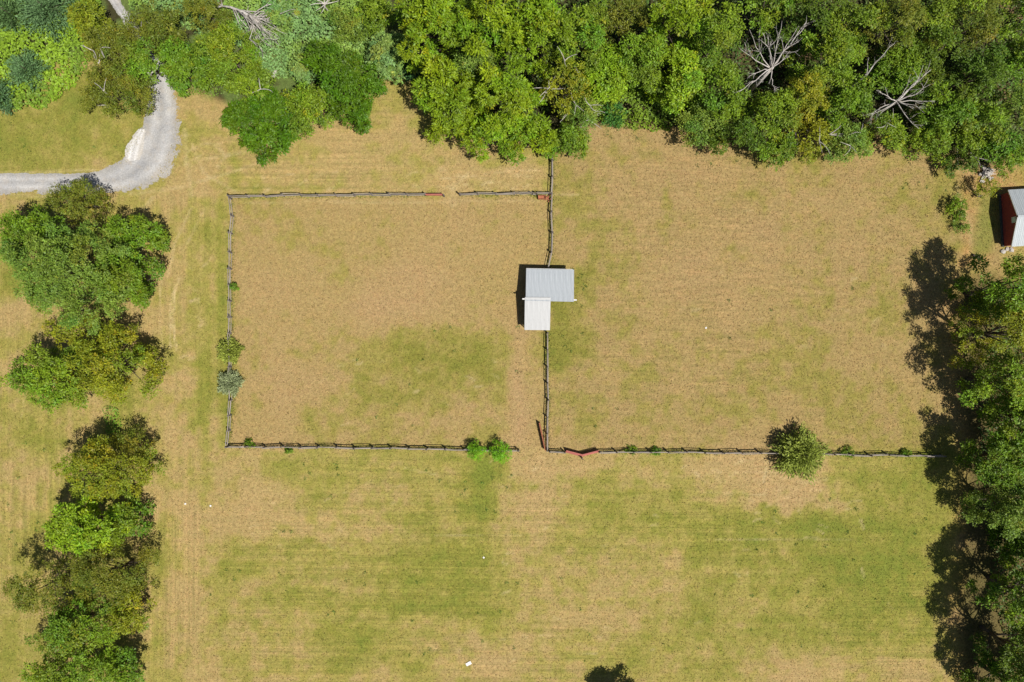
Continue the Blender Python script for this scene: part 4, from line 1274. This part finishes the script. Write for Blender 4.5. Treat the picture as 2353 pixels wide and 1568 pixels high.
for c, sz in (((-.05, -.35, 3.37), (.05, .95, .07)), ((-.05, -.35, 2.53), (.05, .95, .07)), ((-.05, .09, 2.95), (.05, .07, .77)), ((-.05, -.79, 2.95), (.05, .07, .77))):
    MB().box(c, sz).build('frame', M['white'], wf)

# stones, logs, small things --------------------------------------
def rock_mesh(seed, r):
    rng = np.random.default_rng(seed)
    import bmesh
    bm = bmesh.new()
    bmesh.ops.create_icosphere(bm, subdivisions=2, radius=r)
    for v in bm.verts:
        v.co *= 1 + rng.normal(0, .13)
        v.co.z *= .62
    me = bpy.data.meshes.new('stone')
    bm.to_mesh(me); bm.free()
    me.materials.append(M['stone'])
    return me


ROCKS = [rock_mesh(i, 1) for i in range(4)]
rp = empty('stone_pile', (*S(2962, 518), 0), 'pile of pale stones and sticks by the wood above the barn', 'stones')
for k in range(26):
    a, r = random.uniform(0, 6.28), random.uniform(0, 1.5)
    s = random.uniform(.16, .38)
    link('stone', ROCKS[k % 4], rp, (math.cos(a) * r, math.sin(a) * r * .8, s * .4 + .3 * (1.5 - r) * .6), (0, 0, a), (s, s * .8, s))
for k in range(7):
    a = random.uniform(-.6, .6)
    MB().tube([(-1.2 * math.cos(a), -.4 + .15 * k - 1.2 * math.sin(a) * .5, .5), (1.1 * math.cos(a), -.4 + .15 * k + math.sin(a) * .5, .55)], [.06, .03], 5).build('stick', M['deadwood'], rp)
for (p, q, lab) in [((2922, 583), (2944, 590), 'dark curved log on bare earth left of the barn'), ((2916, 765), (2940, 776), 'dark log lying on the earth below left of the barn')]:
    a, b = Vector((*S(*p), .22)), Vector((*S(*q), .22))
    lg = empty('log', (a + b) / 2 - Vector((0, 0, .22)), lab, 'log', 'logs by the barn')
    c = lg.location
    MB().tube([a - c, (a + b) / 2 - c + Vector((.0, -.12, .05)), b - c], [.20, .24, .17], 8).build('log_trunk', M['log'], lg, smooth=True)
    MB().tube([(a + b) / 2 - c, (a + b) / 2 - c + Vector((-.7, .5, .9))], [.1, .04], 5).build('branch_stub', M['log'], lg)
for k, (sx, sy, s, lab) in enumerate([(3008, 755, .38, 'leftmost pale stone at the barn corner'), (3020, 748, .28, 'second pale stone along the barn foot'), (3033, 750, .34, 'third pale stone along the barn foot'),
                                      (2945, 545, .32, 'pale stone on the bare earth above the barn'), (820, 222, .62, 'white boulder among the brambles under the fallen tree')]):
    st = link('stone', ROCKS[k % 4], None, (*S(sx, sy), s * .35), (0, 0, k), (s * 1.3, s, s))
    tag(st, lab, 'stone', 'loose pale stones')
wb = MB().box((0, 0, .05), (.92, .52, .05)).build('white_board', M['white'], None, (*S(1406, 1991), .02), rot=(0, .03, math.radians(28)))
tag(wb, 'white rectangular board lying on the bottom field', 'board')
for k, (sx, sy, lab) in enumerate([(556, 1512, 'white paper scrap nearest the left tree row'), (632, 1518, 'white scrap right of the pair near the lower left trees'), (1451, 1673, 'tiny white scrap in the middle of the bottom field'),
                                   (2118, 984, 'pale scrap lying in the right paddock'), (482, 790, 'white scrap on the strip left of the paddock')]):
    mb = MB()
    mb.add([(-.16, -.12, 0), (.14, -.14, .05), (.18, .1, .02), (.02, .16, .09), (-.15, .1, .03)], [(0, 1, 3, 4), (1, 2, 3)])
    o = mb.build('paper_scrap', M['white'], None, (*S(sx, sy), .03), rot=(0, 0, k * 1.3))
    tag(o, lab, 'litter', 'white litter on the grass')

# ------------------------------------------------------------------ grass
rg = np.random.default_rng(5)


def grass(name, n, label, xy=None, Lr=(.16, .40), Wd=.07, hz=.10, seed=1, tintmul=(1, 1, 1), spread=.45):
    if xy is None:
        x, y = rg.uniform(-88, 88, n), rg.uniform(-59, 59, n)
    else:
        x, y = xy
    c, g, fl, _m = turf(x, y)
    vx, vy = x / U + CX, CY - y / U
    dd = np.minimum(seg_dist(vx, vy, [(-600, 421), (0, 421), (230, 418), (320, 390), (360, 330), (372, 250), (372, 190)]), 1e9)
    keep = (dd > 24 + 10 * (vx > 300)) & (fl < .4)
    x, y, c = x[keep], y[keep], c[keep]
    m = len(x)
    L = rg.uniform(Lr[0], Lr[1], m)
    A = rg.normal(size=(m, 3)) * np.array([1, 1, .25]) + np.array([0, 0, spread])
    Nn = rg.normal(size=(m, 3)) * .5 + np.array([0, 0, .8])
    z = hz * rg.uniform(.4, 1.2, m)
    V, F = leaf_quads(np.stack([x, y, z], 1), A, Nn, L, Wd * rg.uniform(.6, 1.5, m), .15)
    c = c * np.clip(rg.normal(1.08, .30, m), .35, 2.0)[:, None] * np.array(tintmul)
    o = link(name, mesh_np(name, V, F, M['grass'], np.repeat(c, 4, 0)))
    return tag(o, label, 'grass', kind='stuff')


grass('grass', 170000, 'short dry grass blades all over the pasture')
xs, ys = [], []
for posts in FENCE_LINES:
    for (a, b), (c, d) in zip(posts[:-1], posts[1:]):
        n = 90
        t = rg.random(n)
        px, py = S(0, 0)
        gx_ = ((a + (c - a) * t + rg.normal(0, 5, n)) / 1.3056 - CX) * U
        gy_ = (CY - (b + (d - b) * t + rg.normal(0, 4, n)) / 1.3056) * U
        xs.append(gx_); ys.append(gy_)
grass('tall_grass', 0, 'taller green grass left standing along the fence lines', (np.concatenate(xs), np.concatenate(ys)), (.2, .45), .08, .14, 2, (.62, .85, .6), .6)

wx_, wy_ = [], []
for bx_, by_, rx_, ry_, n_ in ((1000, 860, 200, 120, 26), (1060, 1130, 120, 60, 26), (760, 1100, 70, 40, 16), (1950, 1250, 220, 130, 40), (1400, 305, 90, 14, 26), (1700, 365, 200, 16, 18), (900, 1400, 300, 120, 30), (1330, 700, 40, 110, 26),
                               (640, 1320, 160, 130, 20), (60, 1200, 70, 300, 26), (120, 320, 150, 60, 26), (1650, 780, 330, 240, 16), (1560, 1420, 300, 100, 26), (2130, 400, 60, 40, 16)):
    for _ in range(n_ // 2):
        qx, qy = G(bx_ + rg.uniform(-1, 1) * rx_, by_ + rg.uniform(-1, 1) * ry_)
        k_ = rg.integers(6, 16)
        wx_.append(qx + rg.normal(0, .16, k_)); wy_.append(qy + rg.normal(0, .16, k_))
grass('field_weeds', 0, 'scattered low green weeds in the pasture', (np.concatenate(wx_), np.concatenate(wy_)), (.18, .38), .13, .10, 3, (.55, .82, .6), .3)
